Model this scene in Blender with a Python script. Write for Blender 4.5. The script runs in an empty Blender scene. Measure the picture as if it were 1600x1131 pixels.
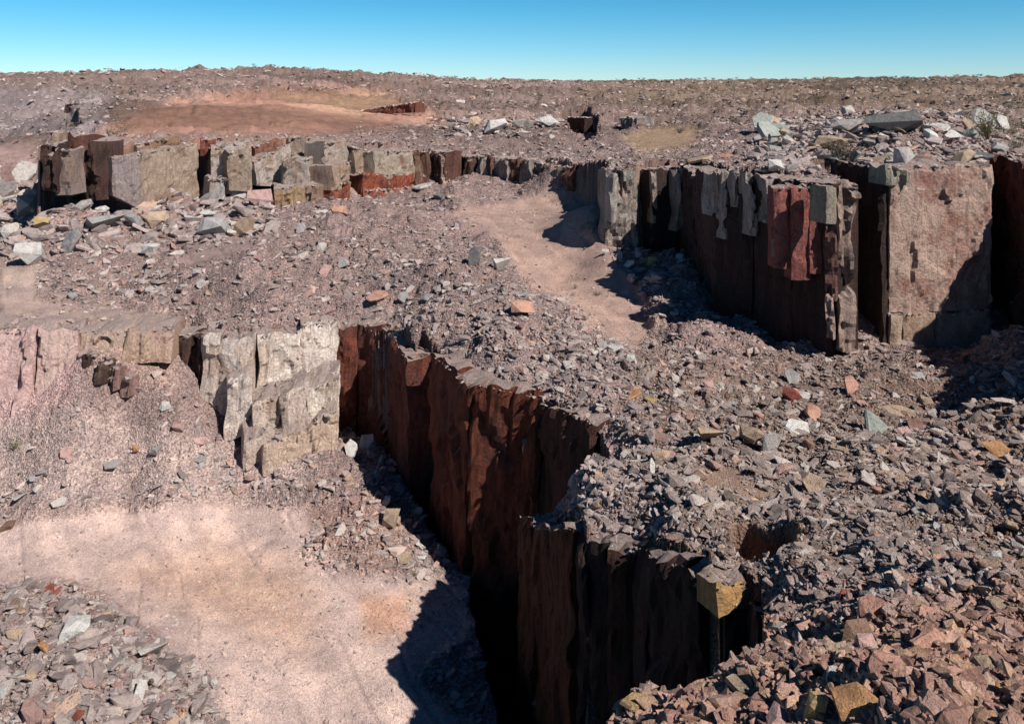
import bpy, bmesh, math, random
import numpy as np
from mathutils import Vector, Matrix, Euler
R = math.radians
random.seed(7); rng = np.random.default_rng(7)
scene = bpy.context.scene
COL = scene.collection

# ------------------------------------------------------------------ camera, sky, sun, exposure
CAMZ = 20.0
cam_d = bpy.data.cameras.new('camera'); cam_d.sensor_width = 36; cam_d.lens = 1250/1600*36; cam_d.shift_y = -440.5/1600
cam_d.clip_start = 0.1; cam_d.clip_end = 20000
cam = bpy.data.objects.new('camera', cam_d); COL.objects.link(cam)
cam.location = (0, 0, CAMZ); cam.rotation_euler = (math.pi/2, 0, 0)   # level camera, frame shifted down: uprights stay upright
scene.camera = cam
FPX = 1250.0; HZN = 125.0
SUN_AZ, SUN_EL = R(40), R(44.5)         # azimuth: from +x turning towards the camera side (-y)
sdir = Vector((math.cos(SUN_AZ)*math.cos(SUN_EL), -math.sin(SUN_AZ)*math.cos(SUN_EL), math.sin(SUN_EL)))
sun_d = bpy.data.lights.new('sun', 'SUN'); sun_d.energy = 4.9; sun_d.angle = R(0.5); sun_d.color = (1.0, 0.955, 0.90)
sun = bpy.data.objects.new('sun', sun_d); COL.objects.link(sun)
sun.rotation_euler = (-sdir).to_track_quat('-Z', 'Y').to_euler(); sun.location = sdir*60
world = bpy.data.worlds.new('World'); scene.world = world; world.use_nodes = True
wn, wl = world.node_tree.nodes, world.node_tree.links
bg = wn['Background']; sky = wn.new('ShaderNodeTexSky'); sky.sky_type = 'NISHITA'; sky.sun_disc = False
sky.sun_elevation = SUN_EL; sky.sun_rotation = math.atan2(sdir.x, sdir.y); sky.altitude = 3000
sky.air_density = 1.0; sky.dust_density = 0.0; sky.ozone_density = 6.0
wmul = wn.new('ShaderNodeMix'); wmul.data_type = 'RGBA'; wmul.blend_type = 'MULTIPLY'; wmul.inputs[0].default_value = 1
wtc = wn.new('ShaderNodeTexCoord'); wsep = wn.new('ShaderNodeSeparateXYZ'); wl.new(wtc.outputs['Generated'], wsep.inputs[0])
wr = wn.new('ShaderNodeValToRGB'); wl.new(wsep.outputs[2], wr.inputs[0]); we = wr.color_ramp.elements; we.new(.085); we.new(.3)
for e_, p_, c_ in zip(we, (0, .085, .3, 1), ((.74,.91,.96), (.38,.90,.92), (.14,.46,.58), (.08,.28,.40))): e_.position = p_; e_.color = (*c_, 1)
wl.new(sky.outputs[0], wmul.inputs[6]); wl.new(wr.outputs[0], wmul.inputs[7])
wl.new(wmul.outputs[2], bg.inputs['Color']); bg.inputs['Strength'].default_value = 0.09
scene.view_settings.view_transform = 'Standard'; scene.view_settings.look = 'None'
scene.view_settings.exposure = 0.40; scene.view_settings.gamma = 1
try: scene.view_settings.use_curve_mapping = False
except Exception: pass

# ------------------------------------------------------------------ numpy noise
def _h(ix, iy, iz, seed):
    n = (ix.astype(np.int64)*374761393 + iy.astype(np.int64)*668265263 + iz.astype(np.int64)*2147483647 + seed*1274126177) & 0xffffffff
    n = ((n ^ (n >> 13))*1274126177) & 0xffffffff
    n = ((n ^ (n >> 16))*2246822519) & 0xffffffff
    n = n ^ (n >> 15)
    return n.astype(np.float64)/4294967295.0
def vn3(x, y, z, seed=0):
    xi, yi, zi = np.floor(x), np.floor(y), np.floor(z)
    fx, fy, fz = x-xi, y-yi, z-zi
    u, v, w = fx*fx*(3-2*fx), fy*fy*(3-2*fy), fz*fz*(3-2*fz)
    def c(a, b, d): return _h(xi+a, yi+b, zi+d, seed)
    x00 = c(0,0,0)*(1-u)+c(1,0,0)*u; x10 = c(0,1,0)*(1-u)+c(1,1,0)*u
    x01 = c(0,0,1)*(1-u)+c(1,0,1)*u; x11 = c(0,1,1)*(1-u)+c(1,1,1)*u
    return ((x00*(1-v)+x10*v)*(1-w)+(x01*(1-v)+x11*v)*w)*2-1
def vn2(x, y, seed=0):
    xi, yi = np.floor(x), np.floor(y); fx, fy = x-xi, y-yi
    u, v = fx*fx*(3-2*fx), fy*fy*(3-2*fy); z0 = np.zeros_like(xi)
    def c(a, b): return _h(xi+a, yi+b, z0, seed)
    return ((c(0,0)*(1-u)+c(1,0)*u)*(1-v)+(c(0,1)*(1-u)+c(1,1)*u)*v)*2-1
def fbm2(x, y, oct=4, seed=0, gain=.5):
    s = 0; a = 1; t = 0
    for i in range(oct):
        s = s+a*vn2(x*2**i+17.3*i, y*2**i-9.1*i, seed+i); t += a; a *= gain
    return s/t
def facet2(x, y, seed=0):
    """broken-stone relief: every cell is a tilted flat chip"""
    xi, yi = np.floor(x), np.floor(y); best = np.full(x.shape, 9.9); out = np.zeros(x.shape); z0 = np.zeros_like(xi)
    for a in (-1, 0, 1):
        for b in (-1, 0, 1):
            cx, cy = xi+a, yi+b
            px = cx+_h(cx, cy, z0, seed); py = cy+_h(cx, cy, z0, seed+1)
            dx, dy = x-px, y-py; d = dx*dx+dy*dy; m = d < best
            g1 = (_h(cx, cy, z0, seed+2)-.5)*1.6; g2 = (_h(cx, cy, z0, seed+3)-.5)*1.6
            hh = _h(cx, cy, z0, seed+4)+g1*dx+g2*dy
            best = np.where(m, d, best); out = np.where(m, hh, out)
    return out-.5
def sstep(a, b, x):
    t = np.clip((x-a)/(b-a), 0, 1); return t*t*(3-2*t)

# ------------------------------------------------------------------ surveying: photograph point -> place
def ray(px, py): return np.array([(px-800)/FPX, 1.0, (HZN-py)/FPX])
def reach(py, z): return (CAMZ-z)/math.tan(math.atan((py-565.5)/1244)+.34)   # distance booked for a surveyed height
def U(px, py, z):
    Y = reach(py, z); return ((px-800)/FPX*Y, Y)
def zz(py, z): return CAMZ-reach(py, z)*(py-HZN)/FPX
def at(px, py, Y): return np.array([(px-800)/FPX*Y, Y, CAMZ-(py-HZN)/FPX*Y])
def project(x, y, z):
    f = np.where(y < .1, .1, y); return 800+FPX*x/f, HZN-FPX*(z-CAMZ)/f
def lp(x, y): return np.arctan2(x, y)*1.6, np.log(np.maximum(np.hypot(x, y), 1.0))
class RBF:
    def __init__(s, pts, c=.05):
        P = [(*U(*p), zz(p[1], p[2])) for p in pts if not isinstance(p[0], str)]
        P += [p[1:] for p in pts if isinstance(p[0], str)]
        P = np.array(P, float); s.z0 = P[:, 2].mean(); s.c = c
        s.a, s.b = lp(P[:, 0], P[:, 1]); n = len(P)
        D = np.sqrt((s.a[:, None]-s.a)**2+(s.b[:, None]-s.b)**2+c*c)
        A = np.zeros((n+1, n+1)); A[:n, :n] = D-np.eye(n)*.004; A[n, :n] = 1; A[:n, n] = 1
        w = np.linalg.solve(A, np.append(P[:, 2]-s.z0, 0)); s.w = w[:n]; s.k = w[n]
    def __call__(s, x, y):
        a, b = lp(x, y); o = np.full(x.shape, s.z0+s.k)
        for i in range(len(s.w)): o += s.w[i]*np.sqrt((a-s.a[i])**2+(b-s.b[i])**2+s.c**2)
        return o
def inside(poly, x, y):
    r = np.zeros(x.shape, bool); n = len(poly)
    for i in range(n):
        x1, y1 = poly[i]; x2, y2 = poly[(i+1) % n]
        if y1 == y2: continue
        c = ((y1 > y) != (y2 > y)) & (x < (x2-x1)*(y-y1)/(y2-y1)+x1); r ^= c
    return r
W = 'w'
M_pts = [(850,320,4.5),(950,330,4),(820,380,3),(900,420,1.5),(960,480,.5),(1000,520,0),(1040,548,0),(1100,575,0),(1300,560,0),(1450,550,0),
 (1600,640,.3),(1250,650,0),(1400,700,.5),(1600,760,1.5),(1150,690,.5),(1030,700,.1),(1050,620,.2),(1300,850,1.6),(1600,900,3.6),(1400,1000,4.2),(1600,1131,7),
 (1250,1000,1.8),(1200,1131,4.5),(1010,1110,2),(1350,920,2.6),(1200,800,.9),(530,490,-1),(600,490,-.5),(690,530,0),(850,600,.2),(935,632,.4),
 (960,560,1.2),(800,480,2.2),(700,440,2.6),(600,440,1.7),(500,440,1),(400,480,0),(400,400,2.4),(500,380,3.4),(600,360,4),(700,330,4.5),
 (300,400,1.6),(200,400,1),(0,400,1),(0,500,-1),(150,502,-1),(280,500,-1),(100,450,0),(0,360,2.4),(200,370,3),(400,345,3.8),(600,320,4.6),(720,302,5),
 (60,305,5.2),(180,335,4.0),(300,345,3.9),(420,335,4.4),(120,360,4.2),(40,380,3.2),(650,290,5),(540,330,4.2),(0,300,4),(0,240,4),(-300,240,4),(-300,400,1),(-300,520,-1),
 (980,385,2.6),(W,10,80,2.8),(W,18,80,2.6),(W,16,72,1.2),(1150,480,.5),(950,278,7.8),(905,282,7.2),(W,10.4,90,6),(1500,540,0),(1000,780,.1),(938,748,-.9),(958,710,-.7),(1140,790,.6),
 (W,36,60,.3),(W,45,40,1),(W,0,8,4),(W,-20,8,3),(W,-60,10,3),(W,20,6,9),(W,60,10,8)]
U_pts = [(62,232,12.5),(180,226,12.5),(310,216,12.5),(400,215,12.5),(450,212,12.5),(540,225,11.5),(600,228,10.8),(650,235,9.8),(740,243,8.8),(850,252,8.5),
 (400,200,12.9),(300,200,12.9),(200,205,12.7),(120,190,12.8),(400,180,13.9),(250,180,13.6),(550,165,14),(650,175,12.3),(650,210,10.2),(760,200,10.3),(900,220,9.4),(1030,222,10.4),(960,262,11.2),
 (W,14,90,11.2),(W,19,76,12.2),(W,21,66,12.8),(1220,285,13),(1330,283,13.1),(1400,262,13.8),(1500,260,13.9),(1570,258,14),(W,38.5,80,17.0),(W,32.5,77,15.6),(W,44,80,15.8),(W,37,71,14.5),(W,38,92,14.6),(W,30,70,13.6),(1250,232,13.5),(1600,235,14),
 (1200,205,12.8),(1400,180,13.2),(1600,180,13.6),(1100,175,13),(W,45,55,14),(W,60,30,14),(W,45,36,13.5),(W,90,60,14)]
F_pts = [(0,228,4.5),(0,205,6.5),(0,165,12),(0,150,14.5),(0,119,23.4),(200,150,17),(200,119,23.2),(150,175,12),(-400,220,5),(-400,119,23),(400,150,16.5),(430,111,24.6),(330,114,24.4),(540,118,22.2),(610,126,19.6),
 (700,129,17.8),(700,150,13.5),(700,180,11.5),(900,150,13.5),(900,130,17.6),(1030,127,18.6),(1000,180,12),(1200,125,19.6),(1300,150,14),(1600,150,14.5),(1600,121,22.2),(1400,125,19.5),(2000,121,22),(1200,180,13),(1600,180,13.6),
 (W,-600,1800,16),(W,600,1800,16),(W,0,1800,16),(W,-2500,2500,14),(W,2500,2500,14),(W,0,4000,12)]
P_pts = [(0,820,-13.5),(200,800,-13.5),(400,780,-13.8),(0,1131,-16.5),(300,1131,-17),(635,1060,-17),(740,990,-16.6),(700,880,-16),(500,850,-14.6),(200,950,-15),
 (620,730,-12.4),(650,790,-14),(530,668,-11.4),(0,690,-8.8),(130,640,-6),(250,640,-6.5),(340,690,-10),(420,740,-12),(500,695,-10.6),(200,720,-10.8),(0,780,-12.3),(180,560,-2.4),(60,600,-4.4),(0,560,-2.8),(0,620,-5.5),
 (100,1010,-14),(250,1070,-15.3),(-300,800,-13),(-300,1131,-16),(W,-10,25,-17),(W,-40,20,-16),(600,850,-14.2),(560,800,-13),(540,740,-12)]
RM, RU, RF, RP = RBF(M_pts), RBF(U_pts), RBF(F_pts), RBF(P_pts)
# rims
pit_rim = [U(a, b, z) for a, b, z in [(-500,500,-1),(0,508,-1),(140,508,-1),(250,510,-1),(292,500,-1),(300,503,-1),(318,520,-1),(400,515,-1),(470,508,-1),(528,503,-1),
 (560,500,-.8),(625,512,-.5),(648,540,-.5),(660,530,-.4),(684,532,0),(690,545,0),(740,590,0),(850,612,0),(935,642,.4),(957,692,-.1)]]+[(4.3, 44.4)]
block_rim = [U(a, b, z) for a, b, z in [(825,800,-6.4),(865,806,-4.8),(895,810,-3.3),(906,814,-.9),(922,830,-1.1),(960,828,-.8),(1000,838,-.7),(1030,848,.1),(1100,862,.8),(1108,885,.6),(1126,918,.6),(1170,908,.9),(1186,925,1),(1198,935,1.2),
 (1196,968,1.4),(1150,1038,2),(1100,1078,2.3),(1000,1088,2),(948,1122,2)]]
pit_poly = pit_rim+block_rim+[(2.5,15),(-8,10),(-60,0),(-120,40)]
bench_poly = [(5.5, 44.6)]+[U(a, b, z) for a, b, z in [(962,704,-.1),(948,722,-.2),(934,766,-.3),(990,768,.3),(1060,780,.5),(1140,800,.6),(1165,825,.8),(1255,850,1.2),(1262,866,1.2),(1212,890,1.2),(1185,905,1),(1170,912,.9),(1120,930,.7),(1000,870,-1),(880,850,-3)]]+[(-1, 40), (-1, 47), (2.4, 47)]
Bench = RBF([(825,800,-6.4),(W,4.3,43.9,-2.2),(W,2.5,44.8,-3.4),(865,804,-4.8),(893,806,-3.3),(W,4.1,40,-1.2),(908,812,-1),(960,824,-.9),(1000,835,-.7),(1030,846,.1),(1060,840,.0),(1100,858,.4),(1120,850,.4),(1105,880,.4),(1170,905,.6),(1010,800,-.8),(1060,808,.1),(1120,815,.4)])
hole_poly = [U(a, b, z) for a, b, z in [(1142,828,.6),(1180,824,.9),(1240,842,1.1),(1264,858,1.2),(1214,892,1.2),(1160,890,.8),(1136,866,.7)]]
slot_line = [U(a, b, z) for a, b, z in [(500,560,-8),(526,640,-11),(530,662,-11.6),(592,700,-12.2),(632,742,-12.9),(654,792,-14.1),(700,868,-16),(738,905,-16.4),(728,945,-16.5),(746,985,-16.8),(765,1045,-17),(790,1131,-17),(800,1300,-17)]]
slot_poly = slot_line+[(60,10),(60,90),(-14,90)]
up_rim = [U(a, b, z) for a, b, z in [(62,234,12.5),(110,225,12.5),(180,226,12.5),(310,217,12.5),(400,216,12.5),(450,213,12.5),(520,222,12),(600,229,10.8),(650,236,9.8),(740,244,8.8),(850,256,8.5),(945,268,9.5),(956,263,11.2)]]
up_rim += [(11.2,83),(15.4,86.5),(19.6,86),(19.4,70),(18.4,68),(24.3,62),(25.6,62.2),(25.8,69),(29.6,69.5),(29.8,62.6),(33,63.2),(38.2,64),(42.0,72),(42.2,68),(39.3,61),(40.9,57),(41,53),(39.6,48),(38.2,44),(34.1,38.1),(38,36.6),(47,33),(70,20),(160,10)]
up_poly = up_rim+[(1500,600),(1200,1500),(-300,1500),(-150,480),tuple(U(100,160,13.5)),tuple(U(102,178,13)),tuple(U(135,195,12.8)),tuple(U(104,203,12.6)),tuple(U(66,226,12.5))]

DOME = [(150,205),(250,160),(400,135),(600,135),(670,175),(655,200),(480,212),(300,212)]
cut_poly = [U(a, b, z) for a, b, z in [(872,192,10.4),(884,181,10.4),(914,181,10.4),(935,196,10),(930,214,9.8),(908,222,9.6),(895,212,9.8)]]
RIMS = pit_rim+block_rim
def rough_mask(x, y, z):
    """1 = broken rubble, 0 = graded sand; smooth areas are surveyed from the photograph"""
    px, py = project(x, y, z)
    m = np.ones(x.shape); px = px+13*fbm2(x*.3, y*.3, 4, 63); py = py+9*fbm2(x*.3, y*.3, 4, 64)
    for (poly, soft) in SMOOTH:
        d = poly_dist(poly, px, py); m = np.minimum(m, sstep(-soft, soft, d))
    return m
def line_dist(pts, x, y):
    d = np.full(x.shape, 1e9)
    for (x1, y1), (x2, y2) in zip(pts[:-1], pts[1:]):
        ex, ey = x2-x1, y2-y1; t = np.clip(((x-x1)*ex+(y-y1)*ey)/(ex*ex+ey*ey), 0, 1); d = np.minimum(d, np.hypot(x-x1-t*ex, y-y1-t*ey))
    return d
def poly_dist(poly, x, y):
    d = np.full(x.shape, 1e9); n = len(poly)
    for i in range(n):
        x1, y1 = poly[i]; x2, y2 = poly[(i+1) % n]; ex, ey = x2-x1, y2-y1
        t = np.clip(((x-x1)*ex+(y-y1)*ey)/(ex*ex+ey*ey), 0, 1)
        d = np.minimum(d, np.hypot(x-x1-t*ex, y-y1-t*ey))
    return np.where(inside(poly, x, y), -d, d)
SMOOTH = [([(-300,840),(0,822),(150,805),(340,785),(480,800),(500,830),(470,870),(560,900),(640,905),(735,900),(735,985),(640,1060),(740,1140),(345,1140),(330,1060),(240,1000),(170,935),(80,905),(-300,920)], 10),
 ([(690,340),(760,318),(860,300),(955,300),(945,335),(905,360),(965,395),(990,440),(1015,500),(1000,552),(935,530),(890,480),(820,440),(790,390),(760,355)], 10),
 ([(150,205),(250,165),(400,148),(600,150),(660,175),(655,195),(560,205),(480,212),(300,212)], 8),
 ([(975,215),(1040,198),(1095,200),(1075,225),(1030,240),(990,235)], 6),
 ([(-200,222),(62,224),(55,252),(-200,256)], 5),
 ([(240,395),(400,365),(440,380),(300,415)], 8), ([(0,415),(60,420),(60,470),(130,480),(280,495),(0,505)], 8),
 ([(1080,725),(1150,735),(1230,775),(1180,790),(1100,765)], 8), ([(1040,600),(1200,590),(1330,620),(1250,640)], 12)]

def terrain(x, y, detail=True):
    wx = x+.20*vn2(x*.9, y*.9, 3)+.10*vn2(x*3, y*3, 4); wy = y+.20*vn2(x*.9, y*.9, 5)+.10*vn2(x*3, y*3, 6)
    r = np.hypot(x, y)
    zm, zu, zp, zf = RM(x, y), RU(x, y), RP(x, y), RF(x, y)
    far = sstep(150, 215, r)
    zm = zm*(1-far)+zf*far; fu = sstep(175, 260, r); zu = zu*(1-fu)+zf*fu
    z = zm.copy()
    iu = inside(up_poly, wx, wy); z = np.where(iu, zu, z)
    ip = inside(pit_poly, wx, wy); zpp = np.minimum(zp, zm-.2)
    isl = inside(slot_poly, wx, wy); zpp = np.where(isl, -36+1.5*fbm2(x*.2, y*.2, 3, 8), zpp)
    ib = inside(bench_poly, wx, wy) & ~ip
    z = np.where(ip, zpp, z)
    if ib.any():
        bd = np.zeros(x.shape); bd[ib] = line_dist(bench_poly[0:13], wx[ib], wy[ib])*np.where(wy[ib] > 38, .55, 1); z = np.where(ib, z+(np.minimum(Bench(x, y), zm-.1)-z)*sstep(0, 1.7, bd), z)
    ih = inside(hole_poly, wx, wy) & ~ip
    if ih.any(): hd = np.zeros(x.shape); hd[ih] = -poly_dist(hole_poly, wx[ih], wy[ih]); z = z-4.5*sstep(0, .5, hd)
    nr_ = (~ip) & (~iu) & (r < 95)
    if nr_.any():   # the lip crumbles towards the drop
        rd = np.full(x.shape, 9.); rd[nr_] = line_dist(RIMS, wx[nr_], wy[nr_]); z = z-.55*sstep(1.5, 0, rd)*(1+.6*vn2(x*.7, y*.7, 15))
    z = z-4.2*inside(cut_poly, wx, wy)
    if not detail: return z
    rm = rough_mask(x, y, z)
    # heaps
    amp = .45+.012*np.clip(r-40, 0, 200)
    z = z+rm*amp*fbm2(x*.16, y*.16, 4, 11)*np.where(ip, .7, 1)*np.where(ib & (y > 37), .15, 1)
    nearM = rm*(~ip)*(~iu)*sstep(3.5, 8, np.hypot(x-4.2, y-42))
    z = z+nearM*(.7*np.maximum(fbm2(x*.4, y*.4, 3, 12), 0)+2.2*np.maximum(fbm2(x*.14+5, y*.14, 3, 13), 0)*sstep(12, 30, r))
    # far heaps and spoil ridges
    ff = sstep(110, 200, r)*rm
    z = z+ff*3.4*np.abs(fbm2(x*.035+3, y*.035, 4, 21))*sstep(1500, 500, r)
    z = z+ff*.9*facet2(x*.25, y*.25, 22)*sstep(900, 300, r)
    k = .35+.65*rm
    z = z+rm*(.16+.14*sstep(30, 50, r))*facet2(x*1.1, y*1.1, 31)*sstep(260, 90, r)+k*.13*facet2(x*2.8, y*2.8, 33)*rm*sstep(90, 40, r)
    z = z+(1-rm)*(.05*fbm2(x*1.2, y*1.2, 4, 41))+.02*fbm2(x*6, y*6, 2, 42)
    dm = sstep(12, -12, poly_dist(DOME, *project(x, y, z)))
    lv = fbm2(x*.03+7, y*.05, 4, 77)*7; z = z+dm*.75*(np.floor(lv)+sstep(.75, 1, lv-np.floor(lv)))*.8
    # wheel tracks left by lorries on the graded floors
    tr = np.abs(np.sin((x*.35+y*.22+.8*fbm2(x*.12, y*.12, 2, 45))*2.6)); z = z-(1-rm)*.09*sstep(.3, .0, tr)
    return z

# ------------------------------------------------------------------ materials
def newmat(name):
    m = bpy.data.materials.new(name); m.use_nodes = True
    return m, m.node_tree.nodes, m.node_tree.links, m.node_tree.nodes['Principled BSDF']
def mixc(N, L, a, b, fac, mode='MIX'):
    n = N.new('ShaderNodeMix'); n.data_type = 'RGBA'; n.blend_type = mode
    for sock, v in ((n.inputs[0], fac), (n.inputs[6], a), (n.inputs[7], b)):
        if hasattr(v, 'is_linked') or hasattr(v, 'links'): L.new(v, sock)
        else: sock.default_value = v if not isinstance(v, tuple) else (*v, 1)[:4]
    return n.outputs[2]
def tex(N, L, kind, scale, vec, detail=4, rough=.6, **kw):
    t = N.new('ShaderNodeTexNoise' if kind == 'n' else 'ShaderNodeTexVoronoi'); t.inputs['Scale'].default_value = scale
    if kind == 'n': t.inputs['Detail'].default_value = detail; t.inputs['Roughness'].default_value = rough
    for k, v in kw.items(): setattr(t, k, v)
    L.new(vec, t.inputs['Vector']); return t
def ramp(N, L, fac, stops):
    r = N.new('ShaderNodeValToRGB'); e = r.color_ramp.elements
    while len(e) < len(stops): e.new(.5)
    for i, (p, c) in enumerate(stops): e[i].position = p; e[i].color = (c, c, c, 1) if not isinstance(c, tuple) else (*c, 1)
    L.new(fac, r.inputs[0]); return r.outputs[0]
def bump(N, L, h, dist, strength, prev=None):
    b = N.new('ShaderNodeBump'); b.inputs['Distance'].default_value = dist; b.inputs['Strength'].default_value = strength
    L.new(h, b.inputs['Height'])
    if prev is not None: L.new(prev, b.inputs['Normal'])
    return b.outputs[0]
def ground_mat():
    m, N, L, B = newmat('ground_earth_and_gravel')
    g = N.new('ShaderNodeNewGeometry').outputs['Position']
    at_ = N.new('ShaderNodeAttribute'); at_.attribute_name = 'tint'
    rg = N.new('ShaderNodeAttribute'); rg.attribute_name = 'rough'
    n1 = tex(N, L, 'n', .55, g, 6, .65); n2 = tex(N, L, 'n', 7, g, 5, .7)
    v1 = tex(N, L, 'v', 7.5, g); v2 = tex(N, L, 'v', 17, g)
    c = mixc(N, L, at_.outputs['Color'], ramp(N, L, n1.outputs[0], [(.3, (.72,.72,.76)), (.7, (1.25,1.22,1.18))]), 1.0, 'MULTIPLY')
    cc = ramp(N, L, v1.outputs['Color'], [(.15, (.55,.53,.54)), (.5, (.97,.95,.94)), (.85, (1.35,1.32,1.28))])
    c = mixc(N, L, c, cc, rg.outputs['Fac'], 'MULTIPLY')
    cc2 = ramp(N, L, v2.outputs['Color'], [(.1, (.66,.64,.64)), (.5, (1,1,1)), (.9, (1.28,1.28,1.28))])
    c = mixc(N, L, c, cc2, .85, 'MULTIPLY')
    c = mixc(N, L, c, ramp(N, L, n2.outputs[0], [(.3, .8), (.7, 1.15)]), 1.0, 'MULTIPLY')
    nz = N.new('ShaderNodeSeparateXYZ'); L.new(N.new('ShaderNodeNewGeometry').outputs['True Normal'], nz.inputs[0])
    mp = N.new('ShaderNodeMapping'); mp.inputs['Scale'].default_value = (1.3, 1.3, .12); L.new(g, mp.inputs[0]); s1 = tex(N, L, 'n', 1.2, mp.outputs[0], 5, .7)
    rc = mixc(N, L, mixc(N, L, at_.outputs['Color'], (.5,.42,.38), 1.0, 'MULTIPLY'), mixc(N, L, at_.outputs['Color'], (1.1,1.0,.92), 1.0, 'MULTIPLY'), ramp(N, L, s1.outputs[0], [(.35, 0), (.65, 1)]))
    c = mixc(N, L, c, rc, ramp(N, L, nz.outputs[2], [(.06, 1), (.22, 0)]))
    L.new(c, B.inputs['Base Color']); B.inputs['Roughness'].default_value = .95; B.inputs['Specular IOR Level'].default_value = .15
    mm = N.new('ShaderNodeMath'); mm.operation = 'MULTIPLY'; L.new(v1.outputs['Distance'], mm.inputs[0]); L.new(rg.outputs['Fac'], mm.inputs[1])
    b = bump(N, L, mm.outputs[0], .12, .8); b = bump(N, L, v2.outputs['Distance'], .04, .8, b); b = bump(N, L, n2.outputs[0], .03, .5, b)
    L.new(b, B.inputs['Normal']); return m
def rock_mat(name, source):
    m, N, L, B = newmat(name)
    if source == 'instancer':
        a = N.new('ShaderNodeAttribute'); a.attribute_type = 'INSTANCER'; a.attribute_name = 'tint'; base = a.outputs['Color']
    else:
        a = N.new('ShaderNodeObjectInfo'); base = a.outputs['Color']
    tc = N.new('ShaderNodeNewGeometry').outputs['Position']
    n1 = tex(N, L, 'n', 1.6, tc, 6, .7); n2 = tex(N, L, 'n', 14, tc, 5, .7)
    c = mixc(N, L, base, ramp(N, L, n1.outputs[0], [(.32, (.62,.6,.62)), (.5, (1,1,1)), (.72, (1.22,1.16,1.08))]), 1.0, 'MULTIPLY')
    c = mixc(N, L, c, ramp(N, L, n2.outputs[0], [(.3, .75), (.7, 1.18)]), 1.0, 'MULTIPLY')
    L.new(c, B.inputs['Base Color']); B.inputs['Roughness'].default_value = .85; B.inputs['Specular IOR Level'].default_value = .25
    b = bump(N, L, n1.outputs[0], .35, .7); b = bump(N, L, n2.outputs[0], .09, .9, b); L.new(b, B.inputs['Normal'])
    return m
def face_mat(name, stain, streak=.6, diag=False):
    """split rock: base colour from the object, iron stain and vertical run marks"""
    m, N, L, B = newmat(name)
    a = N.new('ShaderNodeObjectInfo'); base = a.outputs['Color']
    g = N.new('ShaderNodeNewGeometry').outputs['Position']
    mp = N.new('ShaderNodeMapping'); mp.inputs['Scale'].default_value = (1.6, 1.6, .16)
    if diag: mp.inputs['Rotation'].default_value = (0, R(50), 0); streak = .5
    L.new(g, mp.inputs[0])
    s1 = tex(N, L, 'n', 1.3, mp.outputs[0], 6, .7); s2 = tex(N, L, 'n', 4, mp.outputs[0], 4, .7)
    n1 = tex(N, L, 'n', .35, g, 6, .65); n2 = tex(N, L, 'n', 5, g, 6, .75); v = tex(N, L, 'v', 1.1, g)
    v.feature = 'DISTANCE_TO_EDGE'
    c = mixc(N, L, base, stain, ramp(N, L, n1.outputs[0], [(.5, 0), (.66, .8)]))
    c = mixc(N, L, c, ramp(N, L, s1.outputs[0], [(.35, (.45,.42,.42)), (.55, (1,1,1)), (.75, (1.3,1.25,1.2))]), streak, 'MULTIPLY')
    c = mixc(N, L, c, ramp(N, L, s2.outputs[0], [(.35, .65), (.65, 1.15)]), streak, 'MULTIPLY')
    c = mixc(N, L, c, ramp(N, L, n2.outputs[0], [(.3, .6), (.7, 1.25)]), .9, 'MULTIPLY')
    mc = N.new('ShaderNodeMapping'); mc.inputs['Scale'].default_value = (.9, .9, .5); mc.inputs['Rotation'].default_value = (.2, .35, .3)
    wv = N.new('ShaderNodeMix'); wv.data_type = 'VECTOR'; wv.inputs[0].default_value = .3; L.new(g, wv.inputs[4]); L.new(n2.outputs['Color'], wv.inputs[5])
    L.new(wv.outputs[1], mc.inputs[0]); L.new(mc.outputs[0], v.inputs['Vector'])
    ck = ramp(N, L, v.outputs['Distance'], [(0, 0), (.02, 1)])
    c = mixc(N, L, c, mixc(N, L, (.45,.42,.4), (1,1,1), ck), .5, 'MULTIPLY')
    nz = N.new('ShaderNodeSeparateXYZ'); L.new(N.new('ShaderNodeNewGeometry').outputs['Normal'], nz.inputs[0])
    c = mixc(N, L, c, mixc(N, L, (.30,.225,.20), (.42,.33,.29), n2.outputs[0]), ramp(N, L, nz.outputs[2], [(.62, 0), (.8, .9)]))
    L.new(c, B.inputs['Base Color']); B.inputs['Roughness'].default_value = .85; B.inputs['Specular IOR Level'].default_value = .25
    b = bump(N, L, s1.outputs[0], .5, .45); b = bump(N, L, ck, .06, .5, b); b = bump(N, L, n2.outputs[0], .3, .9, b); L.new(b, B.inputs['Normal'])
    return m
GROUND = ground_mat(); ROCKI = rock_mat('rubble_stone', 'instancer'); ROCKO = rock_mat('broken_stone', 'object')
FACE_TAN = face_mat('split_rock_tan', (.27,.15,.105), .35); FACE_RED = face_mat('split_rock_red', (.09,.035,.028), .75)
FACE_GREY = face_mat('split_rock_grey', (.30,.21,.15), .9); FACE_PALE = face_mat('split_rock_pale', (.40,.27,.19), .5); FACE_PILLAR = face_mat('split_rock_pillar', (.31,.13,.10), .12); FACE_CREAM = face_mat('split_rock_cream', (.55,.38,.28), .18, diag=True); FACE_BRICK = face_mat('brick_red_rock', (.22,.07,.06), .5); FACE_PINK = face_mat('weathered_pink_rock', (.60,.36,.33), .15); FACE_OCHRE = face_mat('split_rock_ochre', (.45,.22,.08), .3)

def link_mesh(name, verts, faces, mat, parent=None, smooth=False):
    me = bpy.data.meshes.new(name); me.from_pydata(verts, [], faces); me.update()
    if mat: me.materials.append(mat)
    o = bpy.data.objects.new(name, me); COL.objects.link(o)
    if parent: o.parent = parent
    return o
def tag(o, label, cat, group=None):
    o['kind'] = 'thing'; o['label'] = label; o['category'] = cat
    if group: o['group'] = group
    return o

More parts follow.
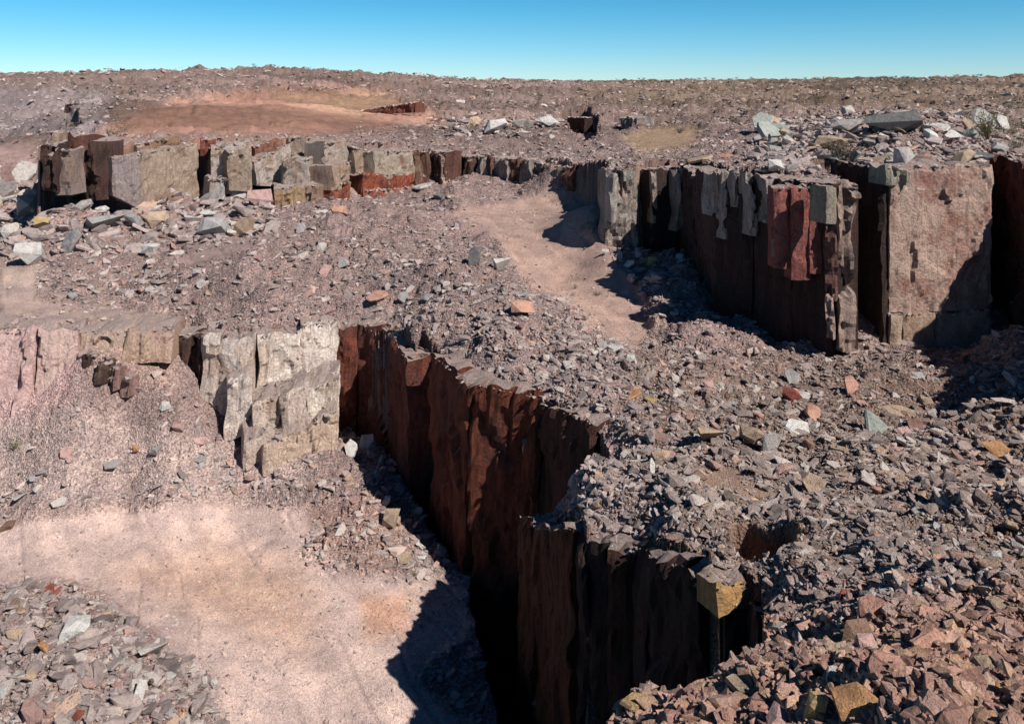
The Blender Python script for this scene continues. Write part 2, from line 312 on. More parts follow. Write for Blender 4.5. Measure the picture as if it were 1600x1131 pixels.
# ------------------------------------------------------------------ ground
def ground_tint(x, y, z):
    px, py = project(x, y, z)
    # slightly wobbling borders
    px = px+14*fbm2(x*.25, y*.25, 3, 61); py = py+10*fbm2(x*.25, y*.25, 3, 62)
    base = np.empty(x.shape+(3,)); base[:] = (.27, .197, .18)
    tk = 1+.2*np.sin((x*.35+y*.22+.8*fbm2(x*.12, y*.12, 2, 45))*5.2)*fbm2(x*.3, y*.3, 3, 46)+.10*fbm2(x*.5, y*.5, 4, 47)
    for poly, soft, c in TINTS:
        d = poly_dist(poly, px, py); w = sstep(soft, -soft, d)[..., None]
        base = base*(1-w)+np.array(c)*w
    fb = sstep(110, 180, np.hypot(x, y))*np.clip(fbm2(x*.012, y*.03, 4, 48)*2.2, -1, 1)
    base = base*(1+.38*fb[..., None]*np.array([1., 1., 1.05]))
    return base*tk[..., None]
TINTS = [([(-900,60),(2600,60),(2600,200),(-900,200)], 25, (.25,.18,.155)),
 ([(900,60),(2600,60),(2600,180),(900,165)], 20, (.20,.145,.11)),
 ([(-300,130),(170,140),(160,210),(-300,205)], 12, (.33,.27,.265)),
 ([(150,208),(200,180),(260,160),(400,140),(560,135),(665,165),(700,190),(560,207),(480,215),(300,215)], 16, (.33,.185,.135)),
 ([(430,150),(600,145),(650,165),(540,180)], 15, (.36,.23,.15)),
 ([(-300,222),(62,222),(55,256),(-300,260)], 8, (.47,.32,.29)),
 ([(975,215),(1040,195),(1100,200),(1075,228),(1030,242),(990,237)], 8, (.33,.23,.15)),
 ([(860,255),(960,262),(950,305),(880,300)], 8, (.42,.27,.23)),
 ([(690,340),(760,318),(860,300),(955,300),(945,335),(905,360),(965,395),(990,440),(1015,500),(1000,552),(935,530),(890,480),(820,440),(790,390),(760,355)], 12, (.38,.262,.215)),
 ([(-300,512),(120,512),(130,570),(60,700),(-300,700)], 25, (.46,.31,.29)),
 ([(140,512),(280,512),(270,600),(150,560)], 25, (.40,.28,.23)),
 ([(0,410),(60,415),(70,470),(270,490),(270,508),(0,508)], 20, (.36,.27,.23)),
 ([(-300,840),(0,815),(150,795),(340,775),(480,790),(520,830),(560,900),(640,905),(735,900),(760,985),(640,1060),(760,1140),(345,1140),(330,1060),(240,1000),(170,935),(80,905),(-300,920)], 22, (.53,.395,.345)),
 ([(180,900),(330,850),(470,890),(500,960),(470,1020),(330,960)], 50, (.54,.365,.28)), ([(570,930),(640,930),(640,985),(575,995)], 18, (.52,.31,.22)),
 ([(-300,690),(130,640),(340,690),(500,700),(450,775),(-300,810)], 25, (.40,.31,.28)),
 ([(480,790),(620,780),(660,850),(560,890),(490,850)], 20, (.32,.21,.175)),
 ([(1000,560),(2000,560),(2000,1200),(1000,1200)], 40, (.21,.145,.115)),
 ([(1080,725),(1150,735),(1240,780),(1180,795),(1100,765)], 20, (.30,.205,.15)),
 ([(1150,930),(1400,930),(1600,900),(1800,900),(1800,1200),(900,1200),(1000,1085)], 70, (.29,.155,.105)),
 ([(1450,700),(1800,700),(1800,900),(1450,900)], 60, (.24,.155,.115))]

na, nr = 1080, 800
az = np.concatenate([np.linspace(-70, -37, 60, endpoint=False), np.linspace(-37, 37, na), np.linspace(37, 70, 61)[1:]])*math.pi/180
rr = [5.0]
while rr[-1] < 1600: rr.append(rr[-1]+max(.085 if rr[-1] > 18 else .25, rr[-1]**2/16500 if rr[-1] < 500 else rr[-1]/30))
rr += [2200, 3500, 6000]; rr = np.array(rr)
A, RR = np.meshgrid(az, rr); GX, GY = RR*np.sin(A), RR*np.cos(A)
GZ = terrain(GX, GY); GZ = np.where(RR > 1700, 8., GZ)
nR, nA = GX.shape
co = np.stack([GX, GY, GZ], -1).reshape(-1, 3)
i0 = (np.arange(nR-1)[:, None]*nA+np.arange(nA-1)).ravel()
quads = np.stack([i0, i0+1, i0+nA+1, i0+nA], 1)
me = bpy.data.meshes.new('ground'); me.vertices.add(len(co)); me.vertices.foreach_set('co', co.ravel())
me.loops.add(quads.size); me.loops.foreach_set('vertex_index', quads.ravel())
me.polygons.add(len(quads)); me.polygons.foreach_set('loop_start', np.arange(0, quads.size, 4)); me.polygons.foreach_set('loop_total', np.full(len(quads), 4))
me.update(); me.materials.append(GROUND)
tint = ground_tint(GX, GY, GZ); ta = me.attributes.new('tint', 'FLOAT_COLOR', 'POINT')
ta.data.foreach_set('color', np.concatenate([tint, np.ones(tint.shape[:2]+(1,))], -1).ravel())
rgh = rough_mask(GX, GY, GZ); ra = me.attributes.new('rough', 'FLOAT', 'POINT'); ra.data.foreach_set('value', rgh.ravel())
ground = bpy.data.objects.new('ground', me); COL.objects.link(ground); ground['kind'] = 'structure'
print('ground', nR, nA, len(quads)*2)

def hit(pts):
    """where lines of sight through photograph points meet the ground"""
    t = 8*1.0016**np.arange(2900); out = []
    D = np.array([ray(a, b) for a, b in pts]); D = D/np.hypot(D[:, 0], D[:, 1])[:, None]
    X, Y, Z = D[:, 0:1]*t, D[:, 1:2]*t, CAMZ+D[:, 2:3]*t
    G = terrain(X, Y, False)+.15
    k = np.argmax(Z < G, 1); n = np.arange(len(pts))
    return np.stack([X[n, k], Y[n, k]], 1), t[k]

# ------------------------------------------------------------------ rock faces
def rock_box(c4, ztop, zbot, seed, res=.45, amp=.22, flute=.25, lean=0.):
    """closed, weathered block: c4 = plan corners (front left, front right, back right, back left), ztop per corner"""
    c4 = np.array(c4, float); zt = np.array(ztop, float); zb = np.array(zbot, float)*np.ones(4)
    w = max(np.linalg.norm(c4[1]-c4[0]), .1); d = max(np.linalg.norm(c4[3]-c4[0]), .1); h = max(zt.mean()-zb.mean(), .1)
    nx, ny, nz = [int(np.clip(round(q/res), 2, 70)) for q in (w*1.3, d, h)]
    ny = min(ny, 5); nz = min(nz, 70)
    idx = {}; P = []; F = []
    def vid(i, j, k):
        q = (i, j, k)
        if q not in idx:
            idx[q] = len(P); P.append((i/nx, j/ny, k/nz))
        return idx[q]
    for i in range(nx):
        for k in range(nz):
            F.append((vid(i,0,k), vid(i+1,0,k), vid(i+1,0,k+1), vid(i,0,k+1)))
            F.append((vid(i+1,ny,k), vid(i,ny,k), vid(i,ny,k+1), vid(i+1,ny,k+1)))
    for j in range(ny):
        for k in range(nz):
            F.append((vid(0,j+1,k), vid(0,j,k), vid(0,j,k+1), vid(0,j+1,k+1)))
            F.append((vid(nx,j,k), vid(nx,j+1,k), vid(nx,j+1,k+1), vid(nx,j,k+1)))
    for i in range(nx):
        for j in range(ny):
            F.append((vid(i,j,nz), vid(i+1,j,nz), vid(i+1,j+1,nz), vid(i,j+1,nz)))
            F.append((vid(i,j+1,0), vid(i+1,j+1,0), vid(i+1,j,0), vid(i,j,0)))
    P = np.array(P); u, v, k = P.T
    w4 = np.stack([(1-u)*(1-v), u*(1-v), u*v, (1-u)*v], 1)
    xy = w4@c4; zz = (w4@zb)*(1-k)+(w4@zt)*k
    nrm = np.array([c4[1][1]-c4[0][1], -(c4[1][0]-c4[0][0])]); nrm /= np.linalg.norm(nrm)+1e-9
    tang = (c4[1]-c4[0])/w
    s = seed*13.7
    x, y, z = xy[:, 0], xy[:, 1], zz
    al = (x*tang[0]+y*tang[1])
    # vertical cleavage steps + broken surface; pulled in at the arrises
    fl = facet2(al*1.0+s, z*.09, seed)*1.3+facet2(al*2.6+s, z*.3, seed+1)*.55
    br = vn3(x*.5+s, y*.5, z*.5, seed+2)*.6+vn3(x*1.4+s, y*1.4, z*1.4, seed+3)*.4
    st = facet2(al*.42+s, z*.26+v, seed+7)*2.2; br = br*.45+facet2(al*1.1+s, z*.8+v*2, seed+9)*1.0
    off = flute*fl+amp*br+amp*1.1*st
    edge = np.minimum(np.minimum(u, 1-u)*w, (1-k)*h); ch = np.clip(.3-edge, 0, .3)*(.2+1.3*np.abs(vn3(x*1.1, y*1.1, z*1.1+s, seed+4)))
    front = (1-v)
    x = x+nrm[0]*(off-ch*.7+lean*(1-k)*h)*front; y = y+nrm[1]*(off-ch*.7+lean*(1-k)*h)*front
    x = x+tang[0]*(vn3(z*.5, y*.7, x*.2+s, seed+5)*amp); y = y+tang[1]*(vn3(z*.5, y*.7, x*.2+s, seed+5)*amp)
    z = z+k*(vn2(al*.9+s, v*3, seed+6)*min(.4, .45*amp/.22)+vn2(al*3+s, v*3, seed+8)*.15)
    return np.stack([x, y, z], 1), F
FACES = {}
def quarry_face(label, name='quarry_face', group=None):
    o = bpy.data.objects.new(name, None); COL.objects.link(o); o.empty_display_size = 1
    tag(o, label, 'rock face', group); return o
TOPS = []
def put_block(face, c4, zt, zb, col, mat, seed, name='rock_block', **kw):
    TOPS.append((np.array(c4, float), np.array(zt, float)))
    v, f = rock_box(c4, zt, zb, seed, **kw)
    o = link_mesh(name, v.tolist(), f, mat, face); o.color = (*col, 1); return o
def pblock(face, xl, xr, ytl, ytr, ybl, ybr, YL, YR, th, col, mat, seed, rise=0, skew=0, **kw):
    """block measured in the photograph: left/right edge, top and foot there, real distances YL, YR, thickness th"""
    a, b = at(xl, ytl, YL), at(xr, ytr, YR); c, d = at(xl, ybl, YL), at(xr, ybr, YR)
    n = np.array([-(b[1]-a[1]), b[0]-a[0]]); n /= np.linalg.norm(n)
    n = n if n[1] > 0 else -n
    back = n*th+np.array([skew, 0])
    return put_block(face, [a[:2], b[:2], b[:2]+back, a[:2]+back], [a[2], b[2], b[2]+rise, a[2]+rise], [c[2], d[2], d[2], c[2]], col, mat, seed, **kw)
TAN=(.34,.25,.20); REDD=(.22,.075,.05); GREY=(.30,.27,.25); BROWN=(.15,.07,.05); PALE=(.50,.41,.35); DARK=(.09,.05,.04); PINK=(.36,.22,.19); LGREY=(.40,.36,.34)  # DARK: rock colour lowered to paint in the shade of unlit faces

def wall_run(face, path, col, mat, seed, wmin, wmax, ofs=.5, jit=.35, th=2.2, kw={}, cols=None, yaw=.12, drop=.25):
    """rows of split blocks along a surveyed rim: path = (x, y, ztop, zbot)"""
    rs = random.Random(seed); n = 0
    for a, b in zip(path[:-1], path[1:]):
        a, b = np.array(a, float), np.array(b, float); Lr = np.linalg.norm(b[:2]-a[:2]); t = 0
        tan = (b[:2]-a[:2])/Lr; nr = np.array([tan[1], -tan[0]])
        while t < Lr-.05:
            w_ = min(rs.uniform(wmin, wmax), Lr-t)
            if Lr-t-w_ < wmin*.5: w_ = Lr-t
            p, q = a+(b-a)*t/Lr, a+(b-a)*(t+w_)/Lr
            o1 = ofs+rs.uniform(-jit, jit); o2 = o1+rs.uniform(-yaw, yaw)*w_
            g = .04
            c = [p[:2]+nr*o1+tan*g, q[:2]+nr*o2-tan*g, q[:2]-nr*th-tan*g, p[:2]-nr*th+tan*g]
            dz = rs.uniform(-drop, drop)
            cc = cols[n % len(cols)] if cols else col; f_ = rs.uniform(.85, 1.15)
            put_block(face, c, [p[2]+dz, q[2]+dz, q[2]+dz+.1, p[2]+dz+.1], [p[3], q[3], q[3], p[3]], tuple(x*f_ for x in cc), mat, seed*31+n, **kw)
            t += w_; n += 1
def rimz(pts, zb, drop=0.):
    return [(*U(a, b, z), zz(b, z)-drop, zb if not isinstance(zb, list) else zb[i]) for i, (a, b, z) in enumerate(pts)]

# pit walls
F1 = quarry_face('dark red sheer wall dropping from the rubble ridge into the black slot')
kwp = dict(res=.35, amp=.17, flute=.08)
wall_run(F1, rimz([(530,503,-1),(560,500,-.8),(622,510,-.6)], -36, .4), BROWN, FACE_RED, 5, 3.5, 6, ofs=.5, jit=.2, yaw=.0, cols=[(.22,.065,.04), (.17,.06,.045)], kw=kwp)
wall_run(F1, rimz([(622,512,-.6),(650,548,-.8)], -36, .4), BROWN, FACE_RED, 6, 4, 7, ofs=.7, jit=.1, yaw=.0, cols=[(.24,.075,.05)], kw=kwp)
wall_run(F1, rimz([(652,538,-.6),(690,540,-.4)], -36, .4), BROWN, FACE_RED, 7, 2, 4, ofs=.2, jit=.1, yaw=.0, cols=[(.05,.03,.028)], kw=kwp)  # near-black panel paints the shade of the recess
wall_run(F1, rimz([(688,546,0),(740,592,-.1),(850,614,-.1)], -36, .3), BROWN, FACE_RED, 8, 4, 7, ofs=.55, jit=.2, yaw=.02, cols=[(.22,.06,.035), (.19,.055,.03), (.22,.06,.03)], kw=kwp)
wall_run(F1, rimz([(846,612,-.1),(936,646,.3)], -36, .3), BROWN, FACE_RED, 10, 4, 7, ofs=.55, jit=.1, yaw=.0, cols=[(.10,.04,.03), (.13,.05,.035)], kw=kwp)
F2 = quarry_face('black shaded quarry wall under the gravel ledge in the middle foreground')  # shade put into the colour: blocks darkened to near black
_p2 = rimz([(826,801,-6.4),(866,807,-4.8),(896,811,-3.3),(907,815,-.9),(923,831,-1.1),(961,829,-.8),(1001,839,-.7),(1031,849,.1),(1102,863,.8),(1112,892,.6)], -36, .3)
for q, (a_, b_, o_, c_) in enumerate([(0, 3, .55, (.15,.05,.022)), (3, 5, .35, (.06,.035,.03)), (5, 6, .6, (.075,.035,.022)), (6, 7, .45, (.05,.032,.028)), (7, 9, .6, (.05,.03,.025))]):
    A_, B_ = np.array(_p2[a_]), np.array(_p2[b_]); t_ = (B_-A_)[:2]/np.linalg.norm((B_-A_)[:2]); n_ = np.array([t_[1], -t_[0]])
    M_ = [_p2[k][:2]@t_ for k in range(a_, b_+1)]
    for k in range(a_, b_):
        P_, Q_ = np.array(_p2[k]), np.array(_p2[k+1]); pa = A_[:2]+t_*((P_[:2]-A_[:2])@t_)+n_*o_; qa = A_[:2]+t_*((Q_[:2]-A_[:2])@t_)+n_*o_
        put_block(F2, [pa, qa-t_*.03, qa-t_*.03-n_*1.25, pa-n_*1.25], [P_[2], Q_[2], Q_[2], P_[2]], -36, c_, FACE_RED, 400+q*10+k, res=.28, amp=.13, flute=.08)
F3 = quarry_face('pale cream striated rock wall left of the dark red pit wall')
kwc = dict(res=.28, amp=.24, flute=.08)
wall_run(F3, rimz([(318,522,-1.2),(350,517,-1.0),(400,516,-1),(470,509,-1),(528,504,-1)], -18), PALE, FACE_CREAM, 21, 3.5, 6, ofs=1.0, jit=.3, yaw=.1, cols=[(.78,.66,.58), (.72,.60,.53), (.80,.68,.59)], kw={**kwc, 'lean': .10})
for i, (a, b, tl, tr, f, Ya, Yb, c_) in enumerate([(352, 392, 600, 590, 690, 64.2, 64.6, (.76,.64,.56)), (398, 440, 640, 618, 700, 63.4, 64.2, (.72,.58,.48)), (440, 486, 630, 600, 700, 63.6, 64.6, (.70,.57,.49)), (480, 530, 612, 590, 690, 64.6, 65.2, (.80,.68,.58)),
        (410, 470, 702, 672, 745, 61.6, 62.8, (.66,.50,.39)), (468, 528, 676, 640, 715, 62.8, 64.0, (.70,.53,.41)), (380, 430, 690, 668, 742, 62.2, 63.0, (.64,.51,.43))]):
    pblock(F3, a, b, tl, tr, f, f-12, Ya, Yb, 3, c_, FACE_CREAM, 500+i, rise=.5, res=.28, amp=.2, flute=.08)
F6 = quarry_face('pinkish weathered rock face at the left edge above the sandy pit floor')
for i_, (a_, b_, ta_, tb_, f_, ya_, yb_, c_) in enumerate([(-110, -20, 514, 514, 700, 64.6, 64.4, (.66,.46,.42)), (-20, 62, 514, 515, 690, 64.2, 64.6, (.68,.46,.42)), (62, 122, 515, 518, 664, 64.2, 65.0, (.62,.44,.38)), (122, 196, 519, 520, 566, 65.4, 65.6, (.52,.37,.29)), (196, 272, 520, 516, 562, 65.5, 66.0, (.50,.34,.25))]):
    pblock(F6, a_, b_, ta_, tb_, f_, f_, ya_, yb_, 4, c_, FACE_PINK, 600+i_, res=.3, amp=.22, flute=.08, lean=.32)
F4 = quarry_face('dark red buttress standing in the notch of the left pit wall')
wall_run(F4, [(*U(284,512,-1), -1.4, -14), (*U(316,524,-1.2), -1.4, -14)], DARK, FACE_RED, 25, 1.2, 2., ofs=.3, jit=.2, kw=dict(res=.4, amp=.15, flute=.3))
wall_run(F2, rimz([(1126,916,.6),(1170,906,.9),(1188,925,1),(1200,936,1.2)], -36, .5), DARK, FACE_RED, 13, 1.5, 3, ofs=.35, jit=.1, yaw=0, th=1.2, cols=[(.07,.04,.03), (.05,.03,.026)], kw=dict(res=.3, amp=.08, flute=.08))  # near-black colours carry this wall's shade too
# yellow faced block, its slanted foot shaped along the shadow edge of the face
F5 = quarry_face('block with an ochre yellow split face hanging over the black pit', 'overhanging_block')
pblock(F5, 1128, 1170, 917, 907, 970, 928, 26.5, 27.1, 1.2, (.62,.37,.16), FACE_OCHRE, 71, res=.2, amp=.06, flute=.03)
for i_, (a_, b_, t_, f_) in enumerate([(1118, 1129, 917, 958)]):
    pblock(F5, a_, b_, t_, t_+2, f_, f_, 27.4, 26.9, 1.5, (.22,.19,.17), FACE_GREY, 72+i_, res=.2, amp=.1)

# left quarry face, block by block
_rx = [40, 62, 180, 310, 400, 450, 520, 600, 650, 740, 850, 945]; _ry = [97, 95, 101, 110, 112, 114, 112, 119, 124, 127, 118, 99]
def LY(px): return float(np.interp(px, _rx, _ry))
def lb(face, xl, xr, ytl, ytr, ybl, ybr, dl, dr, col, mat, seed, th=3.2, **kw):
    k = dict(res=.42, amp=.26, flute=.06); k.update(kw)
    return pblock(face, xl, xr, ytl, ytr, ybl+6, ybr+6, LY(xl)-dl, LY(xr)-dr, th, col, mat, seed, **k)
G1 = quarry_face('big tan and grey block face at the left end of the upper bench')
lb(G1, 222, 311, 240, 224, 327, 300, 4.6, 3.0, (.42,.31,.235), FACE_TAN, 101, th=6, amp=.14, flute=.05)
lb(G1, 176, 221, 247, 241, 300, 322, 4.2, 4.6, (.34,.27,.25), FACE_TAN, 102, th=5.5, amp=.12, flute=.08)
lb(G1, 168, 210, 229, 224, 250, 247, 2.6, 2.2, (.33,.19,.14), FACE_TAN, 103, amp=.2)
lb(G1, 212, 284, 226, 214, 247, 240, 2.3, 1.6, (.33,.20,.13), FACE_TAN, 104, amp=.2)
G2 = quarry_face('dark shaded red brown blocks at the far left corner of the upper bench')
lb(G2, 61, 86, 228, 226, 292, 296, 3.0, 4.0, DARK, FACE_RED, 111)
lb(G2, 76, 94, 206, 207, 232, 236, 1.6, 2.4, (.40,.28,.21), FACE_TAN, 112, th=2)
lb(G2, 97, 122, 210, 214, 262, 268, -1.2, 2.2, BROWN, FACE_RED, 113)
lb(G2, 120, 150, 217, 221, 306, 308, -1.6, 3.4, DARK, FACE_RED, 114, flute=.3)
lb(G2, 152, 168, 224, 226, 306, 308, 0, 2.2, BROWN, FACE_RED, 115, flute=.3)
lb(G2, 86, 108, 234, 236, 300, 300, 3.2, 4.4, (.30,.22,.19), FACE_TAN, 116)
G3 = quarry_face('pale slanting blocks right of the big tan face on the upper bench')
lb(G3, 314, 337, 218, 217, 238, 236, 1.4, 1.2, REDD, FACE_TAN, 121, th=2.5)
lb(G3, 330, 392, 232, 222, 300, 290, 3.4, 2.6, (.48,.40,.35), FACE_PALE, 122, th=5)
lb(G3, 357, 392, 238, 236, 292, 294, 5.4, 4.4, (.38,.29,.22), FACE_TAN, 123, th=4, amp=.22)
lb(G3, 327, 354, 280, 278, 306, 306, 5.8, 5.2, LGREY, FACE_PALE, 124, th=3)
G4 = quarry_face('red topped stepped blocks left of the dark cave in the upper bench')
lb(G4, 400, 441, 228, 216, 268, 250, 1.9, 1.0, (.30,.11,.07), FACE_TAN, 131, th=3)
lb(G4, 398, 452, 252, 226, 284, 286, 4.0, 2.2, (.47,.39,.34), FACE_PALE, 132, th=4.5)
lb(G4, 440, 484, 252, 249, 288, 290, 5.4, 4.6, (.40,.33,.28), FACE_TAN, 133, th=4, amp=.2)
lb(G4, 429, 478, 295, 291, 336, 326, 8.6, 7.4, (.40,.27,.16), FACE_TAN, 134, th=5, amp=.2)
lb(G4, 476, 503, 291, 289, 322, 316, 7.6, 6.6, (.34,.22,.16), FACE_TAN, 135, th=4.5, amp=.2)
lb(G4, 450, 470, 215, 214, 240, 240, .6, .4, (.36,.28,.22), FACE_PALE, 136, th=2)
G5 = quarry_face('tan and red blocks on both sides of the black cleft in the upper bench')
lb(G5, 456, 512, 216, 220, 312, 312, -3.6, -2.6, DARK, FACE_RED, 141, th=2)  # set-back dark panel paints the shade inside the cave
lb(G5, 508, 542, 224, 220, 270, 262, 3.0, 1.0, (.40,.32,.26), FACE_PALE, 142, th=4)
lb(G5, 518, 549, 262, 252, 292, 288, 5.0, 3.6, (.40,.28,.21), FACE_TAN, 143, th=4)
lb(G5, 524, 549, 288, 285, 322, 312, 5.2, 4.0, (.32,.10,.06), FACE_RED, 144, th=4)
lb(G5, 553, 581, 230, 236, 268, 266, 2.0, 1.6, (.34,.25,.19), FACE_PALE, 145, th=4)
lb(G5, 549, 568, 226, 232, 318, 318, -4.6, -3.8, DARK, FACE_RED, 146, th=2)  # dark panel behind the gap, shade put into its colour
G6 = quarry_face('broad tan block with a brick red lower half on the upper bench')
lb(G6, 584, 648, 238, 236, 274, 276, 4.4, 3.6, (.41,.33,.26), FACE_TAN, 151, th=5, amp=.2, flute=.05)
lb(G6, 568, 648, 272, 274, 302, 296, 4.9, 4.2, (.33,.09,.05), FACE_RED, 152, th=5, amp=.2, flute=.1)
lb(G6, 573, 640, 298, 294, 312, 308, 5.6, 5.2, (.33,.12,.08), FACE_TAN, 153, th=4)
lb(G6, 646, 670, 237, 238, 288, 288, 3.2, 1.5, BROWN, FACE_GREY, 154)
G7 = quarry_face('short dark fluted wall right of the red block on the upper bench')
lb(G7, 672, 694, 236, 240, 292, 294, -1.5, 2.4, BROWN, FACE_RED, 161, flute=.35)
lb(G7, 692, 704, 242, 243, 288, 288, 2.4, 2.0, (.36,.27,.22), FACE_TAN, 162)
lb(G7, 705, 738, 243, 245, 284, 284, -1.8, 2.4, DARK, FACE_RED, 163, flute=.35)
for i, (a, b) in enumerate([(742, 756), (757, 772), (774, 792), (796, 812), (815, 828)]):
    lb(G7, a, b, 246+i, 246+i, 288, 290, .6+(i % 2)*1.4, 2.4-(i % 2), [(.38,.31,.28), BROWN][i % 2], FACE_GREY, 164+i, th=2.2, flute=.5)
for i, (a, b) in enumerate([(830, 843), (846, 856), (858, 874), (877, 893)]):
    lb(G7, a, b, 254+i*2, 255+i*2, 292, 296, .2+(i % 2)*1.4, 2.0, [(.36,.29,.26), BROWN][i % 2], FACE_GREY, 171+i, th=2.2, flute=.5)
# right quarry faces
H1 = quarry_face('fluted grey and black wall at the back of the right recess')  # shaded lower blocks coloured near black, sunlit upper flutes coloured pale
rb = lambda f, xl, xr, ytl, ytr, yb, YL, YR, col, mat, seed, th=3., **kw: pblock(f, xl, xr, ytl, ytr, yb, yb, YL, YR, th, col, mat, seed, **{**dict(res=.4, amp=.25, flute=.35), **kw})
def wp(face, a, b, zt, zb, col, mat, seed, th=3., dz=0, **kw):
    """block from plan points a -> b (left to right), top and foot heights"""
    zt -= .45; a, b = np.array(a, float), np.array(b, float); n = np.array([-(b[1]-a[1]), b[0]-a[0]]); n /= np.linalg.norm(n)
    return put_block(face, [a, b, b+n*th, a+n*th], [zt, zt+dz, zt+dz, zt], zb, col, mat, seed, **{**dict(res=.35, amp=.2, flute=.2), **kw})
wp(H1, (9.9, 82.4), (13.1, 83.2), 11.2, 0, (.34,.30,.27), FACE_GREY, 201, amp=.35)
wp(H1, (10.0, 81.4), (10.7, 81.6), 10.6, 5.5, (.48,.42,.37), FACE_GREY, 200, th=1.4)
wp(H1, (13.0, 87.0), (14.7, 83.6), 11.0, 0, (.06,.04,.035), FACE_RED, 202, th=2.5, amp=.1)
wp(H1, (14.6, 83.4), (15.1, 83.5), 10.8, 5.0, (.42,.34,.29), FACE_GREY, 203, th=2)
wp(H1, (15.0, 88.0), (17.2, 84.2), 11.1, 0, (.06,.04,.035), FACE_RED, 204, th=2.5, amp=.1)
for i, (xa, zb_) in enumerate([(17.1, 4.2), (18.1, 3.0), (19.0, 4.4), (19.9, 3.4)]):
    wp(H1, (xa, 83.6-i*.5), (xa+.95, 83.9-i*.5), 11.0, zb_, (.42,.35,.31), FACE_GREY, 205+i, th=2, flute=.5, amp=.4, res=.25)
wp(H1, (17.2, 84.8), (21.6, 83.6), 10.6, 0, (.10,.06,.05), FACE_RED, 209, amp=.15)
H2 = quarry_face('tall black shaded wall with pale fluted top left of the right pillar')  # shade of the wall put into the near-black block colours
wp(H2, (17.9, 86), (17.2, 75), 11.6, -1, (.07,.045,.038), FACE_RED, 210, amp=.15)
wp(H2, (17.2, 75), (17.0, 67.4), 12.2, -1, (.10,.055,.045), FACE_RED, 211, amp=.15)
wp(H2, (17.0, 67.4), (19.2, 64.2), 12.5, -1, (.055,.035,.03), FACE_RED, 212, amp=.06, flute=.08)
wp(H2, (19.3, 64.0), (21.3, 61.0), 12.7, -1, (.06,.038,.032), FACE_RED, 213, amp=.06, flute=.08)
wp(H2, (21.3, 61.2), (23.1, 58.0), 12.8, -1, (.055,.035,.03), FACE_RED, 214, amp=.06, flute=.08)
for i, (xa, ya, zb_) in enumerate([(16.9, 66.9, 8.6), (17.7, 65.7, 6.8), (18.35, 64.9, 9.6), (18.9, 63.8, 7.6), (19.9, 62.4, 8.8)]):
    wp(H2, (xa, ya), (xa+.62, ya+.22), 12.7, zb_, (.44,.37,.33), FACE_GREY, 215+i, th=1.6, amp=.3, flute=.3, res=.2)  # pale pieces imitate the sunlit top above a ragged shadow edge
H3 = quarry_face('dark red slab face with a white crack beside the pale prism')
for i_, (a_, b_, f_, ya_, yb_) in enumerate([(1211, 1238, 420, 59.0, 59.1), (1237, 1268, 438, 58.8, 58.9), (1267, 1293, 428, 58.6, 58.8)]):
    rb(H3, a_, b_, 293, 295, f_, ya_, yb_, (.33,.115,.095), FACE_BRICK, 240+i_, th=1.4, amp=.07, flute=.05, res=.22)
rb(H3, 1291, 1305, 460, 462, 528, 58.0, 57.8, (.46,.33,.28), FACE_PALE, 244, th=1.2, amp=.25, res=.2)
rb(H3, 1290, 1309, 296, 297, 470, 58.2, 58.0, (.25,.12,.10), FACE_RED, 222, th=1.6, amp=.2, flute=.25, res=.3)
rb(H3, 1292, 1308, 292, 294, 350, 56.2, 56.6, (.38,.32,.25), FACE_PALE, 223, th=1.6, amp=.05, flute=.02)
rb(H3, 1310, 1335, 292, 293, 548, 57.8, 58.0, (.42,.30,.25), FACE_GREY, 224, th=2, amp=.3, flute=.35, res=.3)
rb(H3, 1204, 1216, 296, 297, 400, 59.6, 59.4, (.34,.20,.16), FACE_TAN, 225, th=1.5, amp=.1)
H4 = quarry_face('broad sunlit pink and tan pillar face at the right edge of the quarry')
wp(H4, (28.6, 60.4), (37.0, 61.6), 13.9, 2.4, (.54,.375,.30), FACE_PILLAR, 231, th=5, amp=.1, flute=.06, res=.28)
wp(H4, (27.1, 67), (28.1, 60.6), 13.7, -1, (.06,.035,.03), FACE_RED, 236, th=.6, amp=.1)  # added dark panel paints shade over the pillar's left side
wp(H4, (28.6, 60.3), (29.55, 60.4), 2.8, -1.2, (.50,.37,.28), FACE_PILLAR, 232, th=3, amp=.05, flute=.02)
wp(H4, (29.6, 60.35), (32.2, 60.75), 2.8, -1.2, (.50,.355,.26), FACE_PILLAR, 233, th=3, amp=.05, flute=.02)
wp(H4, (32.25, 60.8), (36.9, 61.5), 2.8, -1.2, (.50,.36,.28), FACE_PILLAR, 235, th=3, amp=.05, flute=.02)
rb(H4, 1385, 1420, 262, 264, 290, 59.8, 60.2, (.38,.33,.26), FACE_PALE, 234, th=2, amp=.1)
H5 = quarry_face('shaded red brown wall deep in the black cleft at the right edge')
wall_run(H5, [(42.2, 70, 14, -1), (39.4, 61.2, 13.6, -1), (41.0, 57.2, 13.6, -1), (41.2, 53.4, 13.6, -1)], REDD, FACE_RED, 44, 2, 4, ofs=.3)
